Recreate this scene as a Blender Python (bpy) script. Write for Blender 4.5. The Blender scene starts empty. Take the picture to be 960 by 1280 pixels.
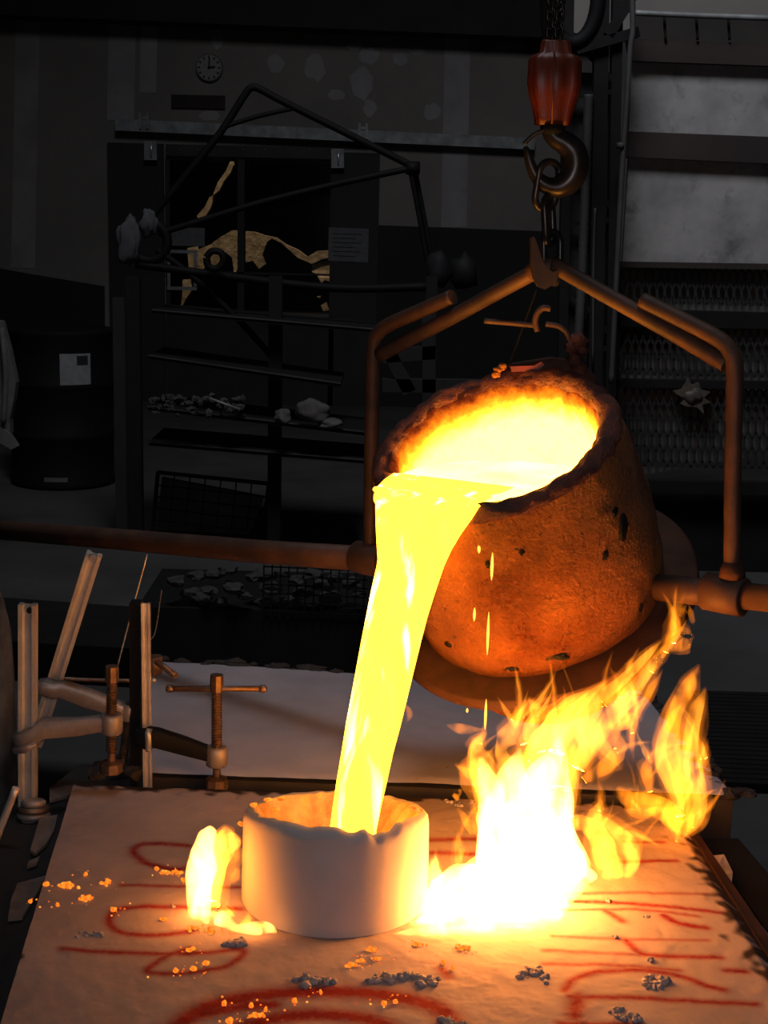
import bpy, bmesh, math, random
import numpy as np
from mathutils import Vector, Matrix, noise as mnoise

random.seed(7)
SC = bpy.context.scene
COL = SC.collection
V = Vector
# ------------------------------------------------------------------ camera
CAM = V((0.0, 0.0, 1.536)); F = 1800.0
PITCH = math.radians(11.5); ROLL = math.radians(1.3)
fw = V((0, math.cos(PITCH), -math.sin(PITCH)))
_r0 = V((1, 0, 0)); _u0 = V((0, math.sin(PITCH), math.cos(PITCH)))
rt = _r0 * math.cos(ROLL) + _u0 * math.sin(ROLL)
up = _u0 * math.cos(ROLL) - _r0 * math.sin(ROLL)
cd = bpy.data.cameras.new('camera'); cam = bpy.data.objects.new('camera', cd); COL.objects.link(cam)
cd.sensor_fit = 'VERTICAL'; cd.sensor_height = 36.0; cd.lens = 36.0 * F / 1280.0; cd.clip_end = 200; cd.clip_start = 0.05
cam.matrix_world = Matrix(((rt.x, up.x, -fw.x, CAM.x), (rt.y, up.y, -fw.y, CAM.y), (rt.z, up.z, -fw.z, CAM.z), (0, 0, 0, 1)))
SC.camera = cam
# ------------------------------------------------------------------ world, lights, exposure
w = bpy.data.worlds.new('world'); SC.world = w; w.use_nodes = True
w.node_tree.nodes['Background'].inputs[0].default_value = (0.75, 0.85, 1.0, 1)
w.node_tree.nodes['Background'].inputs[1].default_value = 0.006
vs = SC.view_settings; vs.view_transform = 'Standard'; vs.look = 'None'; vs.gamma = 1.0; vs.use_curve_mapping = False
vs.exposure = 0.0
cy = SC.cycles
cy.use_denoising = True; cy.max_bounces = 8; cy.transparent_max_bounces = 64
cy.sample_clamp_indirect = 20.0; cy.caustics_reflective = False; cy.caustics_refractive = False

def area(name, loc, target, size, power, col):
    l = bpy.data.lights.new(name, 'AREA'); l.shape = 'RECTANGLE'; l.size, l.size_y = size; l.energy = power; l.color = col
    o = bpy.data.objects.new(name, l); COL.objects.link(o); o.location = loc
    o.rotation_euler = (V(target) - V(loc)).to_track_quat('-Z', 'Y').to_euler()
    return o
# added overhead lamp, unseen, brightening boards and back mold; then the photographer's small flash
area('overhead_fill', (-0.1, 3.0, 6.2), (1.5, 6.3, 1.8), (1.6, 1.6), 66, (0.90, 0.93, 1.0)).data.spread = math.radians(110)
area('camera_flash', (0.03, -0.03, 1.60), (0.05, 3.0, 0.95), (0.05, 0.03), 5.6, (0.95, 0.95, 1.0))
# sun on the yard outside the far window
yard = bpy.data.lights.new('yard_sunlight', 'SPOT'); yard.energy = 900; yard.color = (1.0, 0.85, 0.62); yard.spot_size = math.radians(40)
yo = bpy.data.objects.new('yard_sunlight', yard); COL.objects.link(yo); yo.location = (-1.2, 12.6, 6.0)

# ------------------------------------------------------------------ picture measure helpers
def ray(px, py):
    return fw + rt * ((px - 480) / F) + up * ((640 - py) / F)
def at(px, py, d): return CAM + ray(px, py) * d
def on_z(px, py, z):
    d = ray(px, py); return CAM + d * ((z - CAM.z) / d.z)
def on_y(px, py, y):
    d = ray(px, py); return CAM + d * ((y - CAM.y) / d.y)
def on_plane(px, py, p, n):
    d = ray(px, py); return CAM + d * ((p - CAM).dot(n) / d.dot(n))
def proj(p):
    q = p - CAM; z = q.dot(fw); return 480 + F * q.dot(rt) / z, 640 - F * q.dot(up) / z, z
def ppm(p): return proj(p)[2] / F          # metres per picture pixel at p

# ------------------------------------------------------------------ mesh builder
def frame_of(d):
    d = d.normalized(); a = V((0, 0, 1)) if abs(d.z) < 0.9 else V((0, 1, 0))
    x = a.cross(d).normalized(); return x, d.cross(x).normalized(), d
def crom(pts, n=6):
    out = []
    P = [V(p) for p in pts]
    for i in range(len(P) - 1):
        p0 = P[max(i - 1, 0)]; p1 = P[i]; p2 = P[i + 1]; p3 = P[min(i + 2, len(P) - 1)]
        for k in range(n):
            t = k / n
            out.append(0.5 * ((2 * p1) + (p2 - p0) * t + (2 * p0 - 5 * p1 + 4 * p2 - p3) * t * t + (3 * p1 - p0 - 3 * p2 + p3) * t ** 3))
    out.append(P[-1]); return out
def lerp(a, b, t): return a + (b - a) * t
def crom1(vals, n=6): return [max(v.x, 1e-4) for v in crom([V((v, 0, 0)) for v in vals], n)]

class MB:
    def __init__(s): s.v = []; s.f = []; s.sm = []
    def add(s, vs_, fs, smooth=False):
        o = len(s.v); s.v += [V(q) for q in vs_]
        for f in fs: s.f.append([i + o for i in f]); s.sm.append(smooth)
    def box(s, c, size, rot=None):
        x, y, z = [q / 2 for q in size]; c = V(c)
        p = [V((i, j, k)) for k in (-z, z) for j in (-y, y) for i in (-x, x)]
        if rot is not None: p = [rot @ q for q in p]
        s.add([c + q for q in p], [(0, 2, 3, 1), (4, 5, 7, 6), (0, 1, 5, 4), (2, 6, 7, 3), (0, 4, 6, 2), (1, 3, 7, 5)]); return s
    def bar(s, a, b, wd, ht, side=None):
        a, b = V(a), V(b); d = (b - a).normalized()
        if side is None: x, y, _ = frame_of(d)
        else: x = V(side) - d * V(side).dot(d); x.normalize(); y = d.cross(x)
        p = [q + x * (i * wd / 2) + y * (j * ht / 2) for q in (a, b) for (i, j) in ((-1, -1), (1, -1), (1, 1), (-1, 1))]
        s.add(p, [(0, 3, 2, 1), (4, 5, 6, 7), (0, 1, 5, 4), (1, 2, 6, 5), (2, 3, 7, 6), (3, 0, 4, 7)]); return s
    def tube(s, pts, r, seg=10, closed=False, caps=True, sx=1.0, sy=1.0, ref=None, smooth=True):
        P = [V(p) for p in pts]; n = len(P)
        R = r if isinstance(r, (list, tuple)) else [r] * n
        vs_ = []; fs = []; x = None
        for i in range(n):
            if closed: t = P[(i + 1) % n] - P[i - 1]
            else: t = P[min(i + 1, n - 1)] - P[max(i - 1, 0)]
            t.normalize()
            if x is None:
                if ref is not None: x = V(ref)
                else: x = frame_of(t)[0]
            x = (x - t * x.dot(t)).normalized(); y = t.cross(x)
            for k in range(seg):
                a = 2 * math.pi * k / seg
                vs_.append(P[i] + x * (math.cos(a) * R[i] * sx) + y * (math.sin(a) * R[i] * sy))
        m = n if closed else n - 1
        for i in range(m):
            for k in range(seg):
                a = i * seg + k; b = i * seg + (k + 1) % seg; c = ((i + 1) % n) * seg + (k + 1) % seg; d = ((i + 1) % n) * seg + k
                fs.append((a, b, c, d))
        s.add(vs_, fs, smooth)
        if caps and not closed:
            o = len(s.v) - n * seg
            s.f.append([o + k for k in range(seg)][::-1]); s.sm.append(False)
            s.f.append([o + (n - 1) * seg + k for k in range(seg)]); s.sm.append(False)
        return s
    def lathe(s, prof, c, ax, seg=48, smooth=True, e1=None, caps=True, fn=None):
        c = V(c); x, y, z = frame_of(V(ax))
        if e1 is not None: x = V(e1); y = z.cross(x)
        vs_ = []; fs = []
        for (t, r) in prof:
            for k in range(seg):
                a = 2 * math.pi * k / seg
                q = c + z * t + (x * math.cos(a) + y * math.sin(a)) * max(r, 1e-4)
                if fn: q = fn(q, t, r, a)
                vs_.append(q)
        n = len(prof)
        for i in range(n - 1):
            for k in range(seg):
                k2 = (k + 1) % seg
                fs.append((i * seg + k, i * seg + k2, (i + 1) * seg + k2, (i + 1) * seg + k))
        s.add(vs_, fs, smooth)
        if caps:
            o = len(s.v) - n * seg
            s.f.append([o + k for k in range(seg)][::-1]); s.sm.append(False)
            s.f.append([o + (n - 1) * seg + k for k in range(seg)]); s.sm.append(False)
        return s
    def prism(s, poly, thick, smooth=False):
        # poly: world points of a planar outline; thick: world vector
        n = len(poly); P = [V(p) for p in poly]; th = V(thick)
        s.add(P + [p + th for p in P], [list(range(n))[::-1], list(range(n, 2 * n))] + [(i, (i + 1) % n, n + (i + 1) % n, n + i) for i in range(n)], smooth); return s
    def blob(s, c, size, rough=0.25, sub=2, seed=0, smooth=True, freq=1.6, flat=None):
        bm = bmesh.new(); bmesh.ops.create_icosphere(bm, subdivisions=sub, radius=1.0)
        vs_ = []
        off = V((seed * 3.7, seed * 1.3, seed * 2.1))
        for q in bm.verts:
            d = 1 + rough * mnoise.noise(q.co * freq + off) * 1.6
            p = V((q.co.x * size[0], q.co.y * size[1], q.co.z * size[2])) * d
            if flat is not None: p.z = max(p.z, flat)
            vs_.append(V(c) + p)
        s.add(vs_, [[q.index for q in f.verts] for f in bm.faces], smooth); bm.free(); return s
    def build(s, name, m, parent=None, mod=None):
        loc = parent_loc(parent)
        me = bpy.data.meshes.new(name)
        me.from_pydata([tuple(q - loc) for q in s.v], [], s.f)
        me.polygons.foreach_set('use_smooth', s.sm); me.materials.append(m); me.update()
        bm = bmesh.new(); bm.from_mesh(me); bmesh.ops.recalc_face_normals(bm, faces=bm.faces); bm.to_mesh(me); bm.free()
        o = bpy.data.objects.new(name, me); COL.objects.link(o)
        if parent is not None: o.parent = parent
        return o
def parent_loc(p):
    l = V((0, 0, 0))
    while p is not None: l += V(p.location); p = p.parent
    return l
def tag(o, label=None, cat=None, group=None, kind=None):
    for k, q in (('label', label), ('category', cat), ('group', group), ('kind', kind)):
        if q: o[k] = q
    return o
def thing(name, loc, label, cat, group=None, kind=None):
    o = bpy.data.objects.new(name, None); COL.objects.link(o); o.location = loc; o.empty_display_size = 0.05
    return tag(o, label, cat, group, kind)
def structure(name, loc=(0, 0, 0)):
    o = bpy.data.objects.new(name, None); COL.objects.link(o); o.location = loc; o['kind'] = 'structure'; return o
ORD = 'first second third fourth fifth sixth seventh eighth ninth tenth eleventh twelfth thirteenth fourteenth fifteenth sixteenth seventeenth eighteenth nineteenth twentieth twenty-first twenty-second twenty-third twenty-fourth twenty-fifth'.split()
def ordinal(items, i, key): return ORD[sorted(range(len(items)), key=lambda k: key(items[k])).index(i)]
def one(mb, name, m, label, cat, group=None, kind=None):
    # a thing made of one mesh: origin moved to its base
    lo = V((sum(q.x for q in mb.v) / len(mb.v), sum(q.y for q in mb.v) / len(mb.v), min(q.z for q in mb.v)))
    me_loc = lo
    me = bpy.data.meshes.new(name); me.from_pydata([tuple(q - me_loc) for q in mb.v], [], mb.f)
    me.polygons.foreach_set('use_smooth', mb.sm); me.materials.append(m)
    bm = bmesh.new(); bm.from_mesh(me); bmesh.ops.recalc_face_normals(bm, faces=bm.faces); bm.to_mesh(me); bm.free()
    o = bpy.data.objects.new(name, me); COL.objects.link(o); o.location = lo
    return tag(o, label, cat, group, kind)

# ------------------------------------------------------------------ materials
def new_mat(name):
    m = bpy.data.materials.new(name); m.use_nodes = True; nt = m.node_tree; nt.nodes.clear()
    out = nt.nodes.new('ShaderNodeOutputMaterial'); return m, nt, out
def N(nt, typ, **kw):
    n = nt.nodes.new(typ)
    for k, q in kw.items():
        if hasattr(n, k): setattr(n, k, q)
    return n
def ramp(nt, fac, stops):
    r = nt.nodes.new('ShaderNodeValToRGB'); e = r.color_ramp.elements
    while len(e) < len(stops): e.new(0.5)
    for i, (p, c) in enumerate(stops):
        e[i].position = p; e[i].color = (*c, 1) if len(c) == 3 else c
    nt.links.new(fac, r.inputs[0]); return r
def noise_tex(nt, scale, detail=5, rough=0.6, vec=None, distortion=0.0):
    n = nt.nodes.new('ShaderNodeTexNoise'); n.inputs['Scale'].default_value = scale; n.inputs['Detail'].default_value = detail
    n.inputs['Roughness'].default_value = rough; n.inputs['Distortion'].default_value = distortion
    if vec is None:
        tc = nt.nodes.new('ShaderNodeTexCoord'); vec = tc.outputs['Object']
    nt.links.new(vec, n.inputs['Vector']); return n
def pbr(name, c1, c2=None, scale=8, rough=0.7, rough2=None, metal=0.0, bump=0.3, bscale=40, bdist=0.003, contrast=(0.35, 0.65), spec=0.5, extra=None):
    m, nt, out = new_mat(name)
    b = N(nt, 'ShaderNodeBsdfPrincipled'); nt.links.new(b.outputs[0], out.inputs[0])
    b.inputs['Metallic'].default_value = metal; b.inputs['Roughness'].default_value = rough; b.inputs['Specular IOR Level'].default_value = spec
    c2 = c2 or tuple(q * 0.6 for q in c1)
    n = noise_tex(nt, scale); r = ramp(nt, n.outputs['Fac'], [(contrast[0], c2), (contrast[1], c1)])
    col = r.outputs[0]
    if extra:   # darker/lighter blotches of wear
        n3 = noise_tex(nt, extra[0], 6, 0.7); r3 = ramp(nt, n3.outputs['Fac'], [(extra[1], (0, 0, 0)), (extra[2], (1, 1, 1))])
        mx = N(nt, 'ShaderNodeMix', data_type='RGBA'); nt.links.new(r3.outputs[0], mx.inputs[0]); nt.links.new(col, mx.inputs[6]); mx.inputs[7].default_value = (*extra[3], 1)
        col = mx.outputs[2]
    nt.links.new(col, b.inputs['Base Color'])
    if rough2 is not None:
        rr = ramp(nt, n.outputs['Fac'], [(0.3, (rough2,) * 3), (0.7, (rough,) * 3)]); nt.links.new(rr.outputs[0], b.inputs['Roughness'])
    if bump:
        n2 = noise_tex(nt, bscale, 8, 0.65); bp = N(nt, 'ShaderNodeBump'); bp.inputs['Strength'].default_value = bump; bp.inputs['Distance'].default_value = bdist
        nt.links.new(n2.outputs['Fac'], bp.inputs['Height']); nt.links.new(bp.outputs[0], b.inputs['Normal'])
    return m
def glow(name, stops, scale=10, strength=1.0, rough=0.4, distortion=0.5, detail=3, vecscale=None):
    m, nt, out = new_mat(name)
    vec = None
    if vecscale:
        tc = N(nt, 'ShaderNodeTexCoord'); mp = N(nt, 'ShaderNodeMapping'); mp.inputs['Scale'].default_value = vecscale
        nt.links.new(tc.outputs['Object'], mp.inputs[0]); vec = mp.outputs[0]
    n = noise_tex(nt, scale, detail, 0.5, vec, distortion); r = ramp(nt, n.outputs['Fac'], stops)
    e = N(nt, 'ShaderNodeEmission'); e.inputs[1].default_value = strength
    nt.links.new(r.outputs[0], e.inputs[0]); nt.links.new(e.outputs[0], out.inputs[0]); return m
def flame_mat(name, dens):
    m, nt, out = new_mat(name)
    e = N(nt, 'ShaderNodeEmission'); k = max(dens)
    e.inputs[0].default_value = (dens[0] / k, dens[1] / k, dens[2] / k, 1)
    tc = N(nt, 'ShaderNodeTexCoord'); mp = N(nt, 'ShaderNodeMapping'); mp.inputs['Scale'].default_value = (1, 1, 0.42); mp.inputs['Rotation'].default_value = (0, 0.5, 0)
    nt.links.new(tc.outputs['Object'], mp.inputs[0]); n = noise_tex(nt, 34, 2, 0.5, mp.outputs[0], 0.9)
    mr = N(nt, 'ShaderNodeMapRange'); mr.inputs['From Min'].default_value = 0.30; mr.inputs['From Max'].default_value = 0.68; mr.inputs['To Min'].default_value = 0.12 * k; mr.inputs['To Max'].default_value = 1.9 * k
    nt.links.new(n.outputs['Fac'], mr.inputs['Value']); nt.links.new(mr.outputs[0], e.inputs[1])
    nt.links.new(e.outputs[0], out.inputs['Volume']); return m

M = {}
M['sand'] = None
M['drywall'] = pbr('drywall', (0.175, 0.158, 0.142), (0.13, 0.118, 0.108), 1.2, 0.95, bump=0.1)
M['mud'] = pbr('joint_compound', (0.25, 0.236, 0.236), (0.18, 0.17, 0.172), 2.5, 0.95, bump=0.1)
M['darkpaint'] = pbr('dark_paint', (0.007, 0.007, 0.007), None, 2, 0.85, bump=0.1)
M['beam'] = pbr('dark_beam', (0.018, 0.015, 0.014), (0.010, 0.009, 0.008), 4, 0.9, bump=0.2)
M['redbeam'] = pbr('red_brown_beam', (0.030, 0.018, 0.016), (0.016, 0.011, 0.010), 4, 0.9, bump=0.2)
M['concrete'] = pbr('concrete', (0.055, 0.053, 0.052), (0.030, 0.029, 0.028), 1.5, 0.9, bump=0.2, bscale=25)
M['galv'] = pbr('galvanised', (0.24, 0.25, 0.25), (0.13, 0.13, 0.13), 9, 0.6, metal=0.3, bump=0.1)
M['bright'] = pbr('bright_steel', (0.75, 0.75, 0.75), (0.5, 0.5, 0.5), 14, 0.35, metal=0.7, bump=0.05)
M['steel'] = pbr('clamp_steel', (0.85, 0.78, 0.72), (0.62, 0.55, 0.50), 20, 0.42, 0.30, metal=0.45, bump=0.12, bscale=90, bdist=0.0006)
M['cast'] = pbr('cast_arm', (0.40, 0.34, 0.32), (0.26, 0.22, 0.205), 25, 0.42, metal=0.35, bump=0.2, bscale=120, bdist=0.0006)
M['screw'] = pbr('screw_steel', (0.30, 0.19, 0.13), (0.14, 0.09, 0.065), 40, 0.45, metal=0.7, bump=0.2, bscale=120, bdist=0.0005)
M['black'] = pbr('black_steel', (0.007, 0.007, 0.0075), (0.004, 0.004, 0.004), 12, 0.75, bump=0.2, spec=0.25)
M['blacktube'] = pbr('black_tube', (0.004, 0.004, 0.0045), None, 12, 0.7, bump=0.1, spec=0.15)
M['rustpipe'] = pbr('rusty_pipe', (0.115, 0.055, 0.034), (0.056, 0.031, 0.023), 18, 0.62, metal=0.25, bump=0.35, bscale=90, bdist=0.001)
M['chain'] = pbr('oily_chain', (0.055, 0.045, 0.04), (0.028, 0.024, 0.022), 30, 0.32, metal=0.55, bump=0.2, bscale=90, bdist=0.0008)
M['orange'] = pbr('orange_paint', (0.19, 0.027, 0.009), (0.09, 0.015, 0.006), 16, 0.45, bump=0.3, bscale=50, bdist=0.001, extra=(30, 0.62, 0.7, (0.02, 0.012, 0.01)))
M['ladle'] = pbr('ladle_crust', (0.46, 0.155, 0.024), (0.17, 0.040, 0.007), 7, 0.48, 0.24, bump=1.0, bscale=150, bdist=0.012, extra=(52, 0.60, 0.68, (0.045, 0.016, 0.008)))
M['ladlerim'] = pbr('rim_crust', (0.20, 0.052, 0.026), (0.075, 0.022, 0.016), 30, 0.6, bump=1.0, bscale=60, bdist=0.01)
M['ring'] = pbr('ring_steel', (0.085, 0.035, 0.020), (0.042, 0.020, 0.013), 16, 0.75, metal=0.0, spec=0.2, bump=0.4, bscale=80, bdist=0.002)
M['board'] = pbr('white_board', (0.30, 0.285, 0.278), (0.19, 0.182, 0.180), 5, 0.85, bump=0.15, extra=(6, 0.54, 0.70, (0.10, 0.096, 0.095)))
M['backing'] = pbr('grey_backing', (0.12, 0.112, 0.105), (0.06, 0.056, 0.054), 3, 0.9, bump=0.1)
M['hookplate'] = pbr('hook_plate', (0.042, 0.023, 0.017), (0.02, 0.012, 0.010), 20, 0.6, metal=0.0, bump=0.3, spec=0.3)
M['expanded'] = pbr('expanded_metal', (0.010, 0.009, 0.009), None, 12, 0.7, bump=0.1)
M['paper'] = pbr('paper', (0.24, 0.25, 0.255), (0.18, 0.19, 0.195), 30, 0.9, bump=0.05)
M['paperdim'] = pbr('paper_dim', (0.11, 0.11, 0.113), (0.08, 0.08, 0.083), 20, 0.9, bump=0.05)
M['ink'] = pbr('ink', (0.02, 0.02, 0.02), None, 10, 0.9, bump=0)
M['cloth'] = pbr('grey_cloth', (0.12, 0.118, 0.115), (0.07, 0.068, 0.066), 12, 0.95, bump=0.3)
M['rock'] = pbr('grey_rock', (0.05, 0.049, 0.048), (0.02, 0.02, 0.02), 6, 0.9, bump=0.5, bscale=30, bdist=0.01)
M['glovecloth'] = pbr('pale_glove', (0.07, 0.07, 0.075), (0.035, 0.035, 0.038), 6, 0.9, bump=0.2)
M['bag'] = pbr('pale_bag', (0.085, 0.08, 0.077), (0.05, 0.048, 0.046), 6, 0.9, bump=0.4)
M['drum'] = pbr('black_drum', (0.005, 0.005, 0.0055), None, 6, 0.75, bump=0.1, spec=0.2)
M['basin'] = pbr('basin_ceramic', (0.56, 0.475, 0.455), (0.49, 0.41, 0.39), 8, 0.8, bump=0.2, bscale=120, bdist=0.001)
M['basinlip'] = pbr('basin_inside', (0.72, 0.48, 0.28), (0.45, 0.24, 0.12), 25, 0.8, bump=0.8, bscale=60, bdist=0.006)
M['moldback'] = pbr('second_mold_sand', (0.41, 0.375, 0.41), (0.33, 0.30, 0.33), 6, 0.95, bump=0.3, bscale=160, bdist=0.001, extra=(24, 0.68, 0.76, (0.20, 0.10, 0.085)))
M['flask'] = pbr('flask_steel', (0.030, 0.024, 0.021), (0.015, 0.012, 0.011), 12, 0.8, bump=0.5, bscale=40)
M['sandchunk'] = pbr('pale_sand_chunk', (0.26, 0.18, 0.145), (0.15, 0.10, 0.082), 20, 0.95, bump=0.5, bscale=80, bdist=0.003)
M['greysand'] = pbr('grey_sand_crumb', (0.40, 0.335, 0.33), (0.26, 0.22, 0.22), 40, 0.95, bump=0.5, bscale=120, bdist=0.002)
M['plastic'] = pbr('torn_sheet', (0.42, 0.40, 0.41), (0.26, 0.25, 0.26), 12, 0.6, bump=0.4)
M['yard'] = pbr('yard_stone', (0.55, 0.42, 0.30), (0.28, 0.19, 0.12), 10, 0.95, bump=0.6, bscale=20, bdist=0.02)
M['door'] = pbr('door_wood', (0.016, 0.015, 0.015), None, 4, 0.8, bump=0.2)
M['doorlight'] = pbr('door_head', (0.030, 0.027, 0.026), None, 4, 0.8, bump=0.2)
M['hose'] = pbr('grey_hose', (0.045, 0.044, 0.043), None, 6, 0.7, bump=0.3)
M['column'] = pbr('column_paint', (0.009, 0.0085, 0.009), None, 6, 0.8, bump=0.2, spec=0.2)
M['splat'] = pbr('metal_splat', (0.11, 0.09, 0.07), (0.06, 0.048, 0.04), 30, 0.6, metal=0.3, bump=0.5)
# molten and burning matter
M['stream'] = glow('molten_stream', [(0.40, (1.0, 0.36, 0.013)), (0.60, (1.0, 0.37, 0.015)), (0.66, (1.0, 0.45, 0.07)), (0.74, (1, 0.5, 0.16))], 9, 9.0, distortion=0.5, detail=2, vecscale=(3.4, 3.4, 0.28))
M['pool'] = glow('molten_pool', [(0.3, (1.0, 0.36, 0.035)), (0.7, (1.0, 0.42, 0.075))], 9, 14.0)
M['drop'] = glow('molten_drop', [(0.3, (1.0, 0.42, 0.04)), (0.7, (1.0, 0.60, 0.09))], 30, 2.2)
M['ember'] = glow('ember', [(0.32, (0.55, 0.075, 0.01)), (0.5, (1.0, 0.22, 0.015)), (0.70, (1.0, 0.45, 0.06))], 90, 1.3, distortion=1.0)
M['flamehalo'] = flame_mat('flame_gas_edge', (24, 5.6, 0.25))
M['flamehot'] = flame_mat('flame_gas_hot', (260, 92, 17))
M['flame'] = flame_mat('flame_gas', (120, 36, 2.6))
M['flamethin'] = flame_mat('flame_gas_thin', (95, 23, 0.8))
# incandescent lining: hotter deep down near the metal, cooler towards the rim
def lining_mat():
    m, nt, out = new_mat('incandescent_lining')
    at_ = N(nt, 'ShaderNodeAttribute'); at_.attribute_name = 'depth'
    n = noise_tex(nt, 55, 6, 0.7); ad = N(nt, 'ShaderNodeMath', operation='MULTIPLY_ADD'); ad.inputs[1].default_value = 0.42; ad.inputs[2].default_value = -0.21
    nt.links.new(n.outputs['Fac'], ad.inputs[0])
    n2 = noise_tex(nt, 14, 3, 0.6); ad3 = N(nt, 'ShaderNodeMath', operation='MULTIPLY_ADD'); ad3.inputs[1].default_value = 0.24; ad3.inputs[2].default_value = -0.12
    nt.links.new(n2.outputs['Fac'], ad3.inputs[0])
    s0 = N(nt, 'ShaderNodeMath', operation='ADD'); nt.links.new(ad.outputs[0], s0.inputs[0]); nt.links.new(ad3.outputs[0], s0.inputs[1])
    sm = N(nt, 'ShaderNodeMath', operation='ADD'); nt.links.new(at_.outputs['Fac'], sm.inputs[0]); nt.links.new(s0.outputs[0], sm.inputs[1])
    r = ramp(nt, sm.outputs[0], [(0.0, (0.012, 0.002, 0.0006)), (0.12, (0.05, 0.006, 0.0008)), (0.24, (0.16, 0.028, 0.0012)), (0.40, (0.30, 0.085, 0.003)), (0.58, (0.9, 0.25, 0.012)), (0.75, (1.5, 0.50, 0.05)), (1.0, (2.2, 0.80, 0.10))])
    e = N(nt, 'ShaderNodeEmission'); e.inputs[1].default_value = 6.0; nt.links.new(r.outputs[0], e.inputs[0])
    nt.links.new(e.outputs[0], out.inputs[0]); return m
M['lining'] = lining_mat()
def sand_mat():
    m, nt, out = new_mat('mold_sand')
    b = N(nt, 'ShaderNodeBsdfPrincipled'); nt.links.new(b.outputs[0], out.inputs[0]); b.inputs['Roughness'].default_value = 0.93; b.inputs['Specular IOR Level'].default_value = 0.2
    n = noise_tex(nt, 7, 6, 0.6); r = ramp(nt, n.outputs['Fac'], [(0.3, (0.32, 0.238, 0.215)), (0.7, (0.42, 0.312, 0.285))])
    n1 = noise_tex(nt, 34, 6, 0.75); r1 = ramp(nt, n1.outputs['Fac'], [(0.66, (0, 0, 0)), (0.74, (1, 1, 1))])
    mx0 = N(nt, 'ShaderNodeMix', data_type='RGBA'); mm = N(nt, 'ShaderNodeMath', operation='MULTIPLY'); mm.inputs[1].default_value = 0.45
    nt.links.new(r1.outputs[0], mm.inputs[0]); nt.links.new(mm.outputs[0], mx0.inputs[0]); nt.links.new(r.outputs[0], mx0.inputs[6]); mx0.inputs[7].default_value = (0.17, 0.12, 0.11, 1)
    at_ = N(nt, 'ShaderNodeAttribute'); at_.attribute_name = 'paint'
    n3 = noise_tex(nt, 120, 4, 0.7); ad = N(nt, 'ShaderNodeMath', operation='MULTIPLY_ADD'); ad.inputs[1].default_value = 0.9; ad.inputs[2].default_value = 0.52
    nt.links.new(n3.outputs['Fac'], ad.inputs[0]); mu = N(nt, 'ShaderNodeMath', operation='MULTIPLY', use_clamp=True); nt.links.new(at_.outputs['Fac'], mu.inputs[0]); nt.links.new(ad.outputs[0], mu.inputs[1])
    mx = N(nt, 'ShaderNodeMix', data_type='RGBA'); nt.links.new(mu.outputs[0], mx.inputs[0]); nt.links.new(mx0.outputs[2], mx.inputs[6]); mx.inputs[7].default_value = (0.24, 0.013, 0.010, 1)
    ag = N(nt, 'ShaderNodeAttribute'); ag.attribute_name = 'grime'
    mx2 = N(nt, 'ShaderNodeMix', data_type='RGBA'); nt.links.new(ag.outputs['Fac'], mx2.inputs[0]); nt.links.new(mx.outputs[2], mx2.inputs[6]); mx2.inputs[7].default_value = (0.035, 0.022, 0.018, 1)
    nt.links.new(mx2.outputs[2], b.inputs['Base Color'])
    n2 = noise_tex(nt, 150, 8, 0.7); bp = N(nt, 'ShaderNodeBump'); bp.inputs['Strength'].default_value = 0.4; bp.inputs['Distance'].default_value = 0.0015
    nt.links.new(n2.outputs['Fac'], bp.inputs['Height']); nt.links.new(bp.outputs[0], b.inputs['Normal'])
    return m
M['sand'] = sand_mat()
def glass_mat():
    m, nt, out = new_mat('dirty_glass')
    t = N(nt, 'ShaderNodeBsdfTransparent'); t.inputs[0].default_value = (0.75, 0.74, 0.70, 1); g = N(nt, 'ShaderNodeBsdfGlossy'); g.inputs['Roughness'].default_value = 0.1; g.inputs[0].default_value = (0.6, 0.6, 0.6, 1)
    mx = N(nt, 'ShaderNodeMixShader'); mx.inputs[0].default_value = 0.06
    nt.links.new(t.outputs[0], mx.inputs[1]); nt.links.new(g.outputs[0], mx.inputs[2]); nt.links.new(mx.outputs[0], out.inputs[0]); return m
M['glass'] = glass_mat()

# ================================================================== SETTING
YW = 12.0                                  # back wall distance
# floor
o = MB(); o.box((0, 6, -0.05), (16, 18, 0.1)); tag(o.build('floor', M['concrete']), kind='structure')
def wbox(px0, py0, px1, py1, y, thick=0.03, front=0.0):
    """upright box whose front face spans two picture corners at distance y"""
    a = on_y(px0, py0, y); b = on_y(px1, py1, y)
    return V(((a.x + b.x) / 2, y - front + thick / 2, (a.z + b.z) / 2)), (abs(b.x - a.x), thick, abs(b.z - a.z))
def wpoly(pts, y): return [on_y(px, py, y) for px, py in pts]
WB = structure('wall_back', (0, YW, 0))
# the wall has a hole where the far window is
hx0, hz1 = on_y(206, 199, YW).x, on_y(206, 199, YW).z; hx1, hz0 = on_y(414, 392, YW).x, on_y(414, 392, YW).z
mb = MB()
for (x0, x1, z0, z1) in ((-8, hx0, 0, 7), (hx1, 8, 0, 7), (hx0, hx1, hz1, 7), (hx0, hx1, 0, hz0)):
    mb.box(((x0 + x1) / 2, YW + 0.08, (z0 + z1) / 2), (x1 - x0, 0.16, z1 - z0))
mb.build('wallboard', M['drywall'], WB)
for (a, b, c, d) in ((20, 18, 50, 335), (136, 24, 170, 150), (176, 30, 197, 116), (556, 46, 588, 284)):
    p = wpoly([(a, b), (c, b + (c - a) * 0.04), (c - (d - b) * 0.02, d), (a - (d - b) * 0.02, d)], YW - 0.004)
    MB().prism(p, (0, 0.006, 0)).build('joint_strip', M['mud'], WB)
def patch_poly(cx, cy_, rx, ry, seed, n=14):
    rnd = random.Random(seed); return [(cx + math.cos(2 * math.pi * k / n) * rx * rnd.uniform(0.7, 1.1), cy_ + math.sin(2 * math.pi * k / n) * ry * rnd.uniform(0.7, 1.1)) for k in range(n)]
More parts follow.
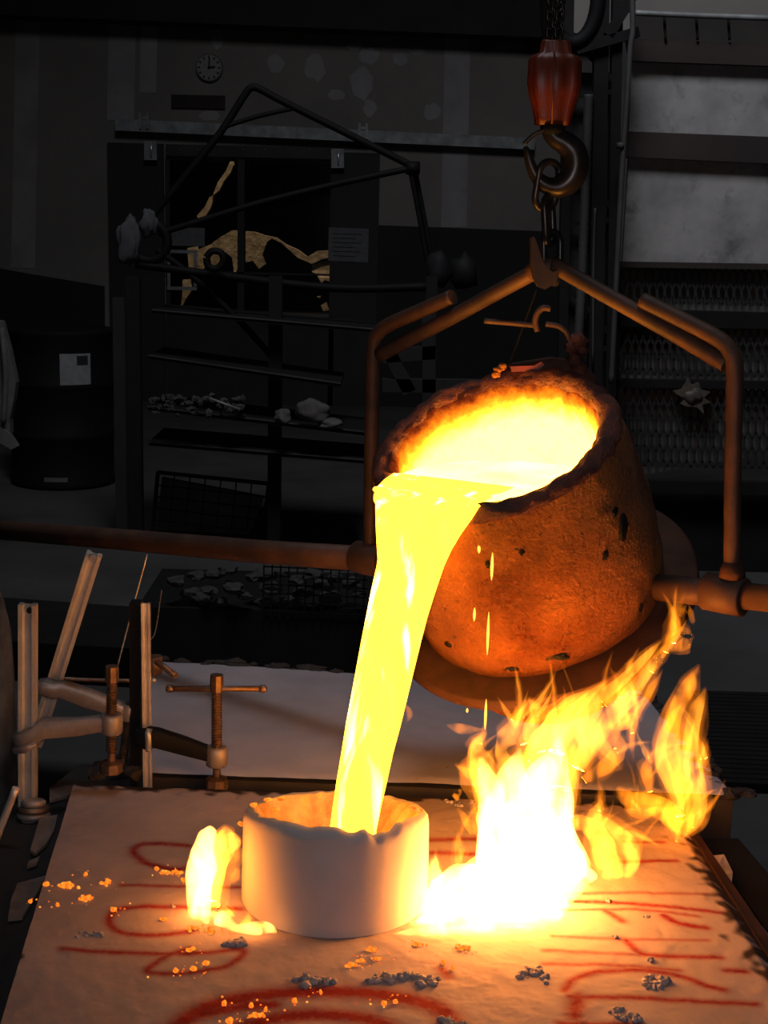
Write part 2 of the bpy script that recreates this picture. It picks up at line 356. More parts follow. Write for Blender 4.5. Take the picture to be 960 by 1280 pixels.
for i, (cx, cy_, rx, ry) in enumerate(((345, 80, 11, 13), (394, 84, 15, 20), (442, 58, 10, 6), (462, 70, 14, 12), (452, 105, 17, 22), (420, 118, 12, 8), (462, 135, 9, 12), (500, 74, 11, 10), (540, 140, 14, 12), (272, 50, 8, 14), (262, 145, 14, 7), (520, 62, 12, 8))):
    MB().prism(wpoly(patch_poly(cx, cy_, rx, ry, i), YW - 0.003), (0, 0.005, 0)).build('mud_patch', M['mud'], WB)
# dark lower wall
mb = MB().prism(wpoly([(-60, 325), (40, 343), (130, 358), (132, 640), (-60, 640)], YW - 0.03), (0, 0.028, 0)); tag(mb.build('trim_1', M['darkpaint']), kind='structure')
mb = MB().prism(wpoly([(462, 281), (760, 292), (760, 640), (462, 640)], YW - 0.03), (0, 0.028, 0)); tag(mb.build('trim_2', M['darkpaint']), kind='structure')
# ceiling beam across the top of the wall
mb = MB(); a = on_y(-80, 15, YW - 0.3); b = on_y(760, 50, YW - 0.3)
mb.prism([a, b, b + V((0, 0, 0.6)), a + V((0, 0, 0.6))], (0, 0.3, 0)); tag(mb.build('trim_3', M['beam']), kind='structure')
mb = MB().box((0, 6, 7.0), (16, 18, 0.1)); tag(mb.build('ceiling', M['darkpaint']), kind='structure')
# left side wall; the room stays open behind the camera
mb = MB().box((-4.6, 6.2, 3.5), (0.15, 11.8, 7)); tag(mb.build('wall_left', M['darkpaint']), kind='structure')

# ---- sliding door with its window
D = structure('door_1', (0, YW, 0)); yd = YW - 0.07
def wpart(px0, py0, px1, py1, y, thick, name, m, parent):
    c, s = wbox(px0, py0, px1, py1, y, thick); return MB().box(c, s).build(name, m, parent)
wpart(134, 178, 207, 610, yd, 0.05, 'stile', M['door'], D)
wpart(414, 190, 466, 610, yd, 0.05, 'stile', M['door'], D)
wpart(207, 180, 414, 199, yd, 0.05, 'head_rail', M['doorlight'], D)
wpart(207, 392, 414, 610, yd, 0.05, 'lower_panel', M['door'], D)
for px in (225, 247, 276, 304, 331, 360, 387):
    p = on_y(px, 187, yd); MB().lathe([(0, 0.006), (0.008, 0.006), (0.012, 0.003)], p, (0, -1, 0), 8).build('bolt', M['galv'], D)
W1 = structure('window_1', (0, YW, 0))
wpart(297, 199, 305, 392, yd + 0.01, 0.05, 'mullion', M['door'], W1)
wpart(207, 338, 414, 345, yd + 0.01, 0.05, 'muntin', M['door'], W1)
wpart(207, 199, 213, 392, yd + 0.01, 0.04, 'sash', M['door'], W1)
for a, b in ((213, 297), (305, 414)):
    for c, d in ((199, 338), (345, 392)):
        wpart(a, c, b, d, yd + 0.03, 0.006, 'pane', M['glass'], W1)
# dark yard outside, with a sunlit bank of tan stone seen in pieces between dark shapes
wpart(60, 100, 560, 500, YW + 4.0, 0.3, 'yard_wall', pbr('yard_black', (0.002, 0.002, 0.002), None, 4, 1.0, bump=0, spec=0), W1)
YB = YW + 2.0
bank = thing('stone_bank', on_y(330, 345, YB), 'sunlit tan stone bank outside, seen in ragged pieces through the far window', 'bank')
def bpiece(pts, i):
    P = wpoly(pts, YB + 0.02 * (i % 3)); mb = MB().prism(P, (0, 0.10, 0)); mb.build('stone_piece', M['yard'], bank)
for i, pts in enumerate((
    [(247, 312), (262, 306), (276, 296), (290, 288), (299, 288), (299, 330), (293, 345), (290, 322), (278, 312), (266, 318), (258, 330), (250, 345), (244, 336)],
    [(307, 289), (318, 290), (330, 294), (345, 297), (358, 306), (372, 312), (384, 321), (396, 314), (413, 313), (413, 322), (402, 324), (390, 330), (372, 322), (352, 304), (340, 298), (334, 302), (328, 318), (332, 330), (324, 336), (316, 326), (307, 328)],
    [(390, 331), (413, 325), (413, 349), (404, 351), (398, 343), (390, 340)],
    [(396, 344), (412, 349), (412, 352), (406, 350), (402, 354)],
    [(234, 310), (246, 308), (248, 336), (236, 337)],
    [(228, 350), (238, 349), (240, 362), (232, 374), (226, 386), (228, 366)],
    [(262, 320), (270, 316), (276, 322), (276, 332), (266, 336)],
    [(290, 196), (292, 206), (288, 216), (280, 226), (274, 238), (266, 244), (272, 228), (282, 214), (287, 203)],
    [(262, 246), (268, 244), (264, 258), (258, 268), (250, 276), (246, 270), (256, 258)],
    [(401, 382), (408, 378), (411, 388), (404, 389)],
    [(396, 371), (401, 370), (400, 373)])):
    bpiece(pts, i)
yo.rotation_euler = (on_y(325, 320, YB) - yo.location).to_track_quat('-Z', 'Y').to_euler()
# pale things on the sill
c, s = wbox(214, 284, 256, 308, yd - 0.02, 0.012); one(MB().box(c, s), 'cardboard_sheet', M['paperdim'], 'dim pale sheet leaning inside the far window, left side', 'sheet')
fr = thing('picture_frame', on_y(227, 364, yd - 0.02), 'small pale open frame standing at the left of the far window sill', 'frame')
for q in ((209, 312, 246, 317), (209, 358, 246, 363), (209, 317, 213, 358), (242, 317, 246, 358)):
    wpart(*q, yd - 0.02, 0.014, 'frame_side', M['galv'], fr)
# notice on the door
nt_ = thing('notice', on_y(436, 327, yd - 0.01), 'grey paper notice pinned to the door right of the far window', 'notice')
mb = MB().prism(wpoly([(411, 284), (461, 286), (460, 328), (410, 326)], yd - 0.006), (0, 0.004, 0)); mb.build('sheet', M['paperdim'], nt_)
for k in range(6):
    mb = MB(); a = on_y(416, 292 + k * 5.5, yd - 0.008); b = on_y(452 - (k * 7) % 13, 293 + k * 5.5, yd - 0.008); mb.bar(a, b, 0.005, 0.002, (0, 0, 1)); mb.build('text_line', M['beam'], nt_)
# rail the door hangs from
RL = thing('door_rail', on_y(400, 168, YW - 0.12), 'long grey galvanised sliding door rail across the back wall', 'rail')
a, b = on_y(145, 156, YW - 0.1), on_y(668, 180, YW - 0.1)
MB().bar(a, b, 0.09, 0.06, (0, 0, 1)).build('track', M['galv'], RL)
for px, py in ((180, 147), (454, 160)):
    br = MB()
    for dx in (-4.5, 4.5): br.bar(on_y(px + dx, py - 6, YW - 0.14), on_y(px + dx, py + 14, YW - 0.14), 0.02, 0.02)
    br.bar(on_y(px - 4, py, YW - 0.14), on_y(px + 4, py, YW - 0.14), 0.02, 0.02); br.build('rail_bracket', M['galv'], RL)
for px, py in ((188, 176), (422, 186)):
    h = MB().prism(wpoly([(px - 8, py), (px + 8, py), (px + 8, py + 24), (px - 8, py + 24)], YW - 0.16), (0, 0.02, 0)).build('door_hanger', M['galv'], RL)
    MB().tube([on_y(px + 1, py + 2, YW - 0.175), on_y(px + 1, py + 20, YW - 0.175)], [0.014, 0.006], 8).build('hanger_bolt', M['bright'], h)
# clock
ck = thing('wall_clock', on_y(262, 103, YW - 0.02), 'round grey wall clock high on the back wall above the door rail', 'clock')
cc = on_y(262, 85, YW - 0.002); cr = 17 * ppm(cc)
MB().lathe([(0, cr), (0.03, cr), (0.035, cr * 0.93)], cc, (0, -1, 0), 40).build('case', M['paperdim'], ck)
MB().lathe([(0.0, cr * 0.9), (0.002, cr * 0.9)], cc + V((0, -0.035, 0)), (0, -1, 0), 40).build('dial', M['mud'], ck)
for k in range(12):
    a = k * math.pi / 6; d = V((math.sin(a), 0, math.cos(a))); q = cc + V((0, -0.039, 0))
    MB().bar(q + d * cr * 0.66, q + d * cr * 0.84, 0.012, 0.003, (math.cos(a), 0, -math.sin(a))).build('hour_mark', M['ink'], ck)
for a, l, wd in ((0.05, 0.66, 0.012), (1.45, 0.45, 0.016)):
    d = V((math.sin(a), 0, math.cos(a))); q = cc + V((0, -0.042, 0)); MB().bar(q - d * cr * 0.1, q + d * cr * l, wd, 0.003, (math.cos(a), 0, -math.sin(a))).build('hand', M['ink'], ck)
c, s = wbox(214, 118, 281, 136, YW - 0.03, 0.03); one(MB().box(c, s), 'wooden_plaque', M['redbeam'], 'dark reddish plank fixed to the wall below the clock', 'plank')

# ---- black tube frame hanging before the door
YT = 6.62
tf = thing('tube_frame', on_y(540, 345, YT), 'black bent steel tube frame with a peaked top before the far window', 'frame')
def ptube(pts, y, r, name, m, parent, n=5, seg=10, smooth=True):
    P = [on_y(q[0], q[1], y + (q[2] if len(q) > 2 else 0)) for q in pts]
    return MB().tube(crom(P, n) if smooth else P, r, seg).build(name, m, parent)
ptube([(178, 285), (230, 222), (276, 165), (305, 120), (314, 110), (324, 111), (352, 126), (420, 160), (480, 190), (516, 208)], YT, 0.017, 'top_tube', M['blacktube'], tf)
ptube([(276, 160), (320, 146), (368, 135)], YT, 0.011, 'strut', M['blacktube'], tf)
ptube([(516, 210), (430, 228), (330, 252), (250, 276), (198, 292)], YT, 0.015, 'brace', M['blacktube'], tf)
for dx in (0, 6): ptube([(512 + dx, 208), (522 + dx, 260), (533 + dx, 320), (538 + dx, 345)], YT + dx * 0.01, 0.011, 'leg', M['blacktube'], tf)
ptube([(196, 312), (240, 345), (300, 402), (348, 455)], YT, 0.015, 'leg', M['blacktube'], tf)
ptube([(170, 330), (280, 345), (420, 360), (540, 358)], YT, 0.02, 'cross_tube', M['blacktube'], tf)
mb = MB().lathe([(-0.03, 0.03), (0.03, 0.03)], on_y(516, 210, YT), (1, 0.1, 0), 12); mb.build('end_joint', M['blacktube'], tf)
mb = MB()
a = on_y(186, 302, YT); mb.tube([a + V((math.cos(t) * 0.085, 0, math.sin(t) * 0.085)) for t in [k * math.pi / 12 for k in range(24)]], 0.022, 8, closed=True); mb.build('hub_ring', M['blacktube'], tf)
ptube([(258, 322), (265, 314), (276, 316), (279, 327), (270, 336), (260, 332), (258, 322)], YT - 0.1, 0.016, 'eye_ring', M['blacktube'], tf)
for px, py in ((548, 338), (580, 340)):
    MB().blob(on_y(px, py, YT), (0.06, 0.05, 0.09), 0.3, 2, px).build('clamp_lug', M['black'], tf)
# pale gloves hung on the frame joint
mb = MB().blob(on_y(160, 300, YT - 0.05), (0.05, 0.03, 0.11), 0.35, 3, 3); one(mb, 'work_glove', M['glovecloth'], 'pale work glove hung on the left joint of the tube frame', 'glove', )
mb = MB().blob(on_y(186, 278, YT - 0.05), (0.035, 0.03, 0.06), 0.35, 3, 8); one(mb, 'work_glove', M['glovecloth'], 'smaller pale glove tucked on top of the tube frame joint', 'glove')

# ---- storage rack, dark, below the window
RK = thing('storage_rack', (-1.2, 6.6, 0), 'dark steel storage rack below the far window', 'rack')
YR = 6.6
for px in (167, 345, 540):
    a = on_y(px, 345, YR); MB().box((a.x, YR, a.z / 2), (0.06 if px < 500 else 0.05, 0.06, a.z)).build('post', M['black'], RK)
wl = on_y(150, 345, YR)
mb = MB().box((wl.x, YR + 0.05, wl.z / 2 - 0.05), (0.08, 0.06, wl.z - 0.1)); mb.build('post', M['beam'], RK)
def shelf(p0, p1, y0, y1, m=None):
    a = on_y(p0[0], p0[1], y0); b = on_y(p1[0], p1[1], y1)
    P = [a, b, b + V((0, 0.45, 0)), a + V((0, 0.45, 0))]
    s_ = MB().prism(P, (0, 0, -0.018)).build('shelf', M['black'], RK)
    MB().bar(a + V((0, -0.005, 0.0)), b + V((0, -0.005, 0.0)), 0.006, 0.006, (0, 0, 1)).build('shelf_edge', M['hose'] if m is None else m, s_)
shelf((190, 387), (478, 412), 6.5, 6.4); shelf((186, 444), (426, 479), 6.5, 6.3); shelf((185, 508), (460, 540), 6.5, 6.3); shelf((186, 552), (460, 575), 6.5, 6.3)
# blocks and bags lying on the rack
for i, (px, py, rx, rz, nm, lb) in enumerate(((392, 514, 0.075, 0.055, 'paper_sack', 'largest pale lumpy sack on the dark storage rack'), (353, 521, 0.035, 0.035, 'paper_sack', 'small rounded pale sack left of the largest one on the rack'), (413, 529, 0.055, 0.022, 'paper_sack', 'flat pale packet under the right end of the largest sack'))):
    one(MB().blob(on_y(px, py, 6.28), (rx, 0.05, rz), 0.28, 3, i + 11, flat=-rz * 0.8), nm, M['bag'], lb, 'sack', 'pale sacks on the storage rack')
heap = MB(); rnd = random.Random(4)
for k in range(60):
    heap.blob(on_y(rnd.uniform(188, 305), rnd.gauss(505, 6), 6.3 + rnd.uniform(0, 0.1)), (rnd.uniform(0.01, 0.03), 0.02, rnd.uniform(0.008, 0.02)), 0.4, 1, k, smooth=False)
one(heap, 'scrap_heap', M['rock'], 'loose heap of dark scrap pieces on the left of the rack shelf', 'scrap', kind='stuff')
for i, (a, b, m) in enumerate((((262, 498), (300, 512), 'galv'),)):
    MBt = MB().tube([on_y(*a, 6.25), on_y(*b, 6.25)], 0.006, 8); one(MBt, 'metal_rod', M[m], 'thin metal rod lying across the scrap heap on the rack', 'rod')
# timber pieces behind the left bail upright
tb = thing('timber_trestle', (on_y(530, 500, 6.0).x, 6.0, 0), 'dark timber trestle standing behind the left upright of the lifting bail', 'trestle')
for a, b in (((536, 380), (536, 765)), ((487, 440), (512, 490)), ((478, 481), (620, 483)), ((478, 445), (545, 440))):
    MB().bar(on_y(*a, 6.0), on_y(*b, 6.0), 0.055, 0.05, (1, 0, 0)).build('timber', M['darkpaint'], tb)

# ---- left: drum, label, coat, cage, stones
dr = thing('oil_drum', on_z(75, 606, 0), 'black oil drum with a white paper label at the left of the floor', 'drum')
dc = on_z(75, 606, 0); dc.y += 0.1
rr = 0.29
MB().lathe([(0, rr), (0.02, rr + 0.008), (0.04, rr), (0.28, rr), (0.295, rr + 0.012), (0.31, rr), (0.57, rr), (0.585, rr + 0.012), (0.60, rr), (0.86, rr), (0.875, rr + 0.008), (0.89, rr), (0.875, rr - 0.02)], dc, (0, 0, 1), 40).build('shell', M['drum'], dr)
def curved(c, r, a0, a1, z0, z1, n=8, th=0.003):
    mb = MB(); vs_ = []; 
    for k in range(n + 1):
        a = lerp(a0, a1, k / n)
        for (q, z) in ((r, z0), (r, z1), (r + th, z1), (r + th, z0)): vs_.append(V((c.x + math.sin(a) * q, c.y - math.cos(a) * q, z)))
    fs = [(0, 1, 2, 3), tuple(4 * n + i for i in (3, 2, 1, 0))]
    for k in range(n):
        for j in range(4): fs.append((4 * k + j, 4 * k + (j + 1) % 4, 4 * k + 4 + (j + 1) % 4, 4 * k + 4 + j))
    mb.add(vs_, fs); return mb
az = math.asin(max(-1, min(1, (on_y(93, 462, dc.y - rr).x - dc.x) / rr)))
lz0 = on_y(93, 482, dc.y - rr).z; lz1 = on_y(93, 443, dc.y - rr).z
curved(dc, rr, az - 0.30, az + 0.30, lz0, lz1).build('paper_label', M['paper'], dr)
mb = curved(dc, rr + 0.003, az + 0.02, az + 0.24, lz0 + 0.11, lz1 - 0.012, 6, 0.002); mb.build('label_stain', M['beam'], dr)
curved(dc, rr, az - 0.65, az - 0.2, 0.05, 0.075, 6, 0.002).build('base_marking', M['paperdim'], dr)
# hanging coat at the left edge
ct = thing('hanging_coat', on_y(-10, 560, 6.4), 'pale grey cloth coat hanging at the left edge beside the drum', 'coat')
P = wpoly([(-40, 395), (2, 402), (12, 440), (20, 478), (17, 500), (12, 525), (13, 543), (-40, 545)], 6.4); MB().prism(P, (0, 0.06, 0)).build('cloth', M['cloth'], ct)
MB().prism(wpoly([(-10, 520), (14, 546), (22, 558), (14, 562), (-10, 548)], 6.37), (0, 0.04, 0)).build('hem_fold', M['cloth'], ct)
ptube([(2, 410, -0.02), (7, 470, -0.03), (4, 530, -0.02)], 6.39, 0.012, 'fold', M['cloth'], ct)
# wire basket with a pale slab inside
wb_ = thing('wire_basket', on_z(262, 676, 0.0), 'black wire basket with a pale slab inside, below the rack', 'basket')
YK = on_z(262, 678, 0.0).y
MB().prism(wpoly([(202, 598), (330, 622), (312, 668), (196, 662)], YK + 0.12), (0, 0.05, 0)).build('slab', M['backing'], wb_)
mb = MB()
for k in range(8):
    t = k / 7; mb.bar(on_y(lerp(199, 334, t), lerp(592, 606, t), YK), on_y(lerp(192, 326, t), lerp(664, 680, t), YK), 0.006, 0.006)
for k in range(6):
    t = k / 5; mb.bar(on_y(lerp(199, 192, t), lerp(592, 664, t), YK), on_y(lerp(334, 326, t), lerp(606, 680, t), YK), 0.006, 0.006)
mb.build('wire_grid', M['black'], wb_)
mb = MB()
for a, b in (((197, 590), (336, 604)), ((190, 666), (328, 682)), ((197, 590), (190, 666)), ((336, 604), (328, 682))): mb.bar(on_y(*a, YK), on_y(*b, YK), 0.014, 0.014)
mb.build('wire_rim', M['black'], wb_)
# rubble and its retaining mesh below the tilting bar
rnd = random.Random(11)
RKS = [(222, 726), (246, 720), (268, 718), (285, 712), (240, 742), (262, 738), (292, 735), (315, 722), (330, 718), (254, 748), (306, 745), (352, 716), (370, 724), (392, 718), (340, 735), (378, 742), (404, 732), (420, 722), (412, 746), (438, 728), (448, 742), (276, 752), (228, 756), (330, 752), (362, 752)]
for i, (px, py) in enumerate(RKS):
    p = on_y(px, py, 4.7 + rnd.uniform(0, 0.1)); s = rnd.uniform(0.018, 0.034)
    one(MB().blob(p, (s * 1.3, s, s * 0.7), 0.35, 2, i, smooth=False), 'rubble_stone', M['rock'], ordinal(RKS, i, lambda q: q[0]) + ' grey rubble stone from the left, below the tilting bar', 'stone', 'rubble stones below the tilting bar')
P0 = on_y(195, 760, 4.72); mbb = MB().box((P0.x + 0.36, 5.0, P0.z / 2), (0.85, 0.55, P0.z)); one(mbb, 'rubble_bin', M['black'], 'black steel bin heaped with rubble below the tilting bar', 'bin')
wp = MB()
for k in range(13): wp.bar(on_y(330 + k * 10.5, 706, 4.715), on_y(328 + k * 10.5, 775, 4.715), 0.005, 0.005)
for k in range(6): wp.bar(on_y(330, 708 + k * 11, 4.715), on_y(460, 714 + k * 11, 4.715), 0.005, 0.005)
one(wp, 'wire_screen', M['black'], 'black square wire screen in front of the rubble stones', 'screen')
# pale floor patch litter: dark bench edge behind the clamps
mb = MB(); a = on_z(60, 792, 0.62); mb.prism([on_z(-20, 800, 0.5), on_z(190, 812, 0.5), on_z(190, 760, 0.5), on_z(-20, 745, 0.5)], (0, 0, -0.1)); one(mb, 'steel_bench', M['black'], 'low dark steel bench behind the bar clamps', 'bench')
ptube([(75, 848), (110, 850), (165, 851)], 2.75, 0.004, 'steel_rod', M['screw'], None); tag(bpy.data.objects['steel_rod'], 'thin brownish steel rod lying level behind the tall clamps', 'rod')

# ---- right side: column, boards, expanded metal
YS = 6.3
WR = structure('wall_right', (1.4, YS, 0))
MB().prism(wpoly([(790, 75), (1040, 84), (1040, 176), (786, 165)], YS), (0, 0.03, 0)).build('board', M['board'], WR)
MB().prism(wpoly([(786, 195), (1040, 206), (1040, 332), (778, 328)], YS), (0, 0.03, 0)).build('board', M['board'], WR)
MB().prism(wpoly([(786, 48), (1040, 58), (1040, 85), (790, 76)], YS - 0.05), (0, 0.10, 0)).build('beam', M['redbeam'], WR)
MB().prism(wpoly([(782, 164), (1040, 174), (1040, 208), (782, 196)], YS - 0.05), (0, 0.10, 0)).build('beam', M['redbeam'], WR)
MB().prism(wpoly([(770, 327), (1040, 331), (1040, 338), (770, 334)], YS - 0.05), (0, 0.10, 0)).build('beam', M['redbeam'], WR)
MB().prism(wpoly([(786, -60), (1040, -60), (1040, 22), (786, 14)], YS + 0.1), (0, 0.04, 0)).build('board', M['drywall'], WR)
MB().prism(wpoly([(700, -60), (790, -60), (790, 46), (700, 40)], YS + 0.5), (0, 0.04, 0)).build('board', M['drywall'], WR)
pp = thing('overhead_pipe', on_y(880, 22, YS - 0.1), 'dark horizontal pipe above the white boards at the top right', 'pipe')
ptube([(792, 16), (860, 19), (1000, 24)], YS - 0.1, 0.012, 'pipe_run', M['galv'], pp)
for px in (830, 870, 910): ptube([(px, 18), (px + 2, 50)], YS - 0.06, 0.006, 'hanger', M['column'], pp)
# expanded metal guard
EG = thing('mesh_guard', on_y(870, 640, YS - 0.05), 'dark expanded metal guard below the white boards on the right', 'guard')
def honey(x0, x1, y0, y1, py0=9.6, ph=18.7):
    mb = MB(); j = 0; y = y0
    while y < y1 + ph:
        i = 0
        off = (j % 2) * 0.5
        while x0 + (i + off) * py0 < x1:
            x = x0 + (i + off) * py0; sh = (x - 870) * 0.022
            a = (x, y + 5 + sh); b = (x + py0 / 2, y - 3.5 + sh); c_ = (x + py0, y + 5 + sh); d = (x, y + ph - 3.5 + sh)
            for p, q in ((a, b), (b, c_), (a, d)):
                if max(p[1], q[1]) - sh < y1 + 1 and min(p[1], q[1]) - sh > y0 - 4 and q[0] < x1 + 5:
                    mb.bar(on_y(p[0], p[1], YS), on_y(q[0], q[1], YS), 0.011, 0.004, (1, 0, 0.5))
            i += 1
        y += ph; j += 1
    return mb
for (a, b, c_, d) in ((778, 975, 338, 386), (775, 975, 409, 474), (772, 975, 486, 590)):
    o = honey(a, b, c_, d).build('expanded_metal', M['expanded'], EG); o['kind'] = 'stuff'
for pts in ([(772, 386), (1000, 392), (1000, 412), (772, 408)], [(770, 474), (1000, 478), (1000, 487), (770, 484)], [(768, 600), (1000, 604), (1000, 620), (768, 615)]):
    MB().prism(wpoly(pts, YS - 0.03), (0, 0.05, 0)).build('rail', M['column'], EG)
MB().prism(wpoly([(766, 330), (776, 330), (768, 900), (758, 900)], YS - 0.03), (0, 0.05, 0)).build('post', M['column'], EG)
o = one(MB().prism(wpoly([(774, 334), (1000, 338), (1000, 560), (766, 600)], YS + 0.05), (0, 0.02, 0)), 'backing_sheet', M['backing'], 'grey sheet standing behind the expanded metal guard', 'sheet')
MB().prism(wpoly([(770, 600), (1040, 605), (1040, 900), (766, 900)], YS + 0.07), (0, 0.03, 0)).build('lower_sheet', M['black'], WR)
# splash of cold metal caught on the guard
P = [(842, 489), (852, 487), (858, 478), (861, 473), (865, 482), (874, 478), (876, 487), (888, 490), (880, 497), (889, 503), (878, 506), (880, 517), (871, 509), (858, 508), (851, 505), (856, 498), (846, 493)]
sp = MB().prism(wpoly(P, YS - 0.05), (0, 0.03, 0)); sp.blob(on_y(867, 495, YS - 0.05), (0.04, 0.015, 0.035), 0.4, 2, 4); one(sp, 'metal_splash', M['splat'], 'star shaped splash of cold metal stuck on the mesh guard', 'splash')
# lattice column
LC = thing('steel_column', on_y(750, 700, 6.0), 'dark lattice steel column behind the hoist chain', 'column')
YC = 6.05
for (x0, x1) in ((704, 716), (742, 760), (764, 777)):
    a = on_y(x0, -60, YC); b = on_y(x1, -60, YC)
    p0 = on_y((x0 + x1) / 2 + 2, -60, YC); p1 = on_y((x0 + x1) / 2 - 12, 700, YC)
    MB().bar(p0, p1, abs(b.x - a.x), 0.06, (1, 0, 0)).build('upright', M['column'], LC)
for k in range(9):
    y0 = -40 + k * 80; MB().bar(on_y(712, y0, YC), on_y(764, y0 + (60 if k % 2 else -5), YC), 0.03, 0.02, (0, 1, 0)).build('lacing_bar', M['column'], LC)
for a, b in (((720, 62), (798, 40)), ((690, 10), (712, 60)), ((800, -20), (760, 45))): MB().bar(on_y(*a, YC - 0.04), on_y(*b, YC - 0.04), 0.045, 0.04, (0, 1, 0)).build('gusset', M['column'], LC)
MB().prism(wpoly([(716, 90), (765, 92), (752, 560), (706, 560)], YC + 0.06), (0, 0.02, 0)).build('web_plate', M['expanded'], LC)
cdt = thing('conduit_pipe', on_y(780, 460, 5.9), 'grey conduit pipe running down beside the white boards', 'pipe')
ptube([(790, -20), (791, 36), (788, 60), (784, 120), (779, 190), (774, 280), (768, 400), (764, 480)], 5.9, 0.0115, 'pipe_run', M['hose'], cdt)
MB().lathe([(-0.012, 0.017), (0.012, 0.017)], on_y(776, 182, 5.9), (0, 0, 1), 12).build('coupling', M['hose'], cdt)
hs = thing('hanging_hose', on_y(728, 420, 5.8), 'ribbed grey hose hanging behind the crane hook', 'hose')
Ph = crom([on_y(q[0], q[1], 6.005) for q in ((736, 118), (733, 200), (730, 280), (727, 350), (723, 425))], 16)
MB().tube(Ph, [0.018 + 0.0025 * (i % 2) for i in range(len(Ph))], 10).build('hose_run', M['hose'], hs)
ptube([(744, 260), (742, 320), (741, 460)], 6.01, 0.005, 'cable', M['hose'], hs)
# big black sheave and rim up at the top
sh_ = one(MB().tube([on_y(716 + math.cos(t) * 32, -6 + math.sin(t) * 60, 5.6) for t in [k * math.pi / 16 for k in range(32)]], 0.03, 8, closed=True), 'cable_loop', M['blacktube'], 'heavy black cable loop at the top beside the hoist chain', 'cable')

# ================================================================== MOLDS
ZM = 0.60
Q = [on_z(92, 981, ZM), on_z(846, 1008, ZM), on_z(1046, 1320, ZM), on_z(-12, 1320, ZM)]      # back-left, back-right, front-right, front-left
S_ = [  # red spray paint strokes: picture measure points and width
 ([(235, 1058), (205, 1055), (180, 1055), (167, 1062), (174, 1073), (195, 1082), (225, 1086), (260, 1080)], 5.5, 1),
 ([(152, 1106), (190, 1107), (300, 1109)], 3.6, .9), ([(300, 1136), (190, 1134), (150, 1137), (137, 1147), (140, 1159), (160, 1167), (200, 1168), (240, 1164)], 5, 1),
 ([(78, 1187), (115, 1189), (150, 1190), (210, 1192), (260, 1191), (300, 1187), (302, 1195), (282, 1208), (240, 1216), (205, 1217), (184, 1214), (200, 1200), (220, 1190), (238, 1186)], 4.6, 1),
 ([(215, 1290), (245, 1266), (290, 1250), (360, 1241), (430, 1239), (500, 1247), (545, 1259), (562, 1276), (560, 1296)], 12, 1.15), ([(300, 1285), (350, 1272), (400, 1268), (460, 1274), (500, 1290)], 12, 1.1),
 ([(250, 1268), (300, 1258), (340, 1256)], 10, 1.1),
 ([(552, 1212), (560, 1220)], 6, .9), ([(530, 1050), (600, 1048)], 6, .9), ([(532, 1066), (610, 1067)], 6, .9),
 ([(780, 1052), (830, 1053)], 3.2, .9), ([(780, 1077), (845, 1076)], 4.2, 1), ([(700, 1117), (800, 1116), (885, 1117)], 3.4, .7),
 ([(715, 1126), (780, 1129), (850, 1135), (905, 1142)], 4.4, 1), ([(700, 1137), (800, 1137), (872, 1146)], 3.4, .8), ([(757, 1138), (778, 1152)], 5, .9), ([(830, 1145), (850, 1155), (882, 1160)], 5, 1.1),
 ([(690, 1170), (785, 1174), (885, 1175)], 3, .7), ([(783, 1175), (800, 1190), (830, 1194), (900, 1196)], 4.8, 1), ([(680, 1188), (800, 1193)], 3.4, .7),
 ([(680, 1205), (770, 1206), (850, 1212)], 3.8, .8), ([(706, 1238), (718, 1224), (750, 1215), (800, 1212), (850, 1219), (880, 1231), (905, 1238)], 5, 1), ([(908, 1213), (932, 1214)], 5, 1),
 ([(712, 1246), (800, 1248), (870, 1252), (945, 1255)], 4.6, 1), ([(722, 1246), (718, 1270)], 9, 1), ([(700, 1279), (800, 1281)], 5, 1), ([(560, 1290), (640, 1296)], 8, .8)]
def seg_dist(P2, a, b):
    d = b - a; L = max((d * d).sum(), 1e-12); t = np.clip(((P2 - a) @ d) / L, 0, 1); q = a + t[:, None] * d; return np.sqrt(((P2 - q) ** 2).sum(1))
mold = thing('sand_mold', (0.0, 1.9, 0.0), 'pale sand mold block with red spray painted marks under the pouring basin', 'mold')
nu, nv = 300, 240
uu, vv = np.meshgrid(np.linspace(0, 1, nu), np.linspace(0, 1, nv)); uu = uu.ravel(); vv = vv.ravel()
q = [np.array(p) for p in Q]
G = ((1 - uu) * (1 - vv))[:, None] * q[0] + (uu * (1 - vv))[:, None] * q[1] + (uu * vv)[:, None] * q[2] + ((1 - uu) * vv)[:, None] * q[3]
paint = np.zeros(len(G)); grime = np.zeros(len(G))
for pts, wd, k in S_:
    W = np.array([on_z(*p, ZM)[:2] for p in crom([V((a, b, 0)) for a, b in pts], 4) for p in [(p.x, p.y)]])
    dd = np.full(len(G), 9.0)
    for i in range(len(W) - 1): dd = np.minimum(dd, seg_dist(G[:, :2], W[i], W[i + 1]))
    paint = np.maximum(paint, k * np.exp(-(dd / (wd * 0.00145)) ** 2))
nz = np.array([mnoise.noise(V((g[0] * 9, g[1] * 9, 0))) * 0.0016 + mnoise.noise(V((g[0] * 40, g[1] * 40, 3))) * 0.0012 + mnoise.noise(V((g[0] * 130, g[1] * 130, 7))) * 0.0006 for g in G])
G[:, 2] += nz
for i, g in enumerate(G):      # dirty broken margins
    e = min((1 - uu[i]) * 1.05, uu[i] * 4 + 0.05, vv[i] * 1.3) ; e += 0.022 * mnoise.noise(V((g[0] * 11, g[1] * 17, 5))) + 0.045 * mnoise.noise(V((g[0] * 50, g[1] * 50, 9)))
    grime[i] = max(0.0, min(1.0, (0.030 - e) / 0.02))
    if 1 - uu[i] < 0.02: G[i, 2] -= 0.012 * (0.02 - (1 - uu[i])) / 0.02
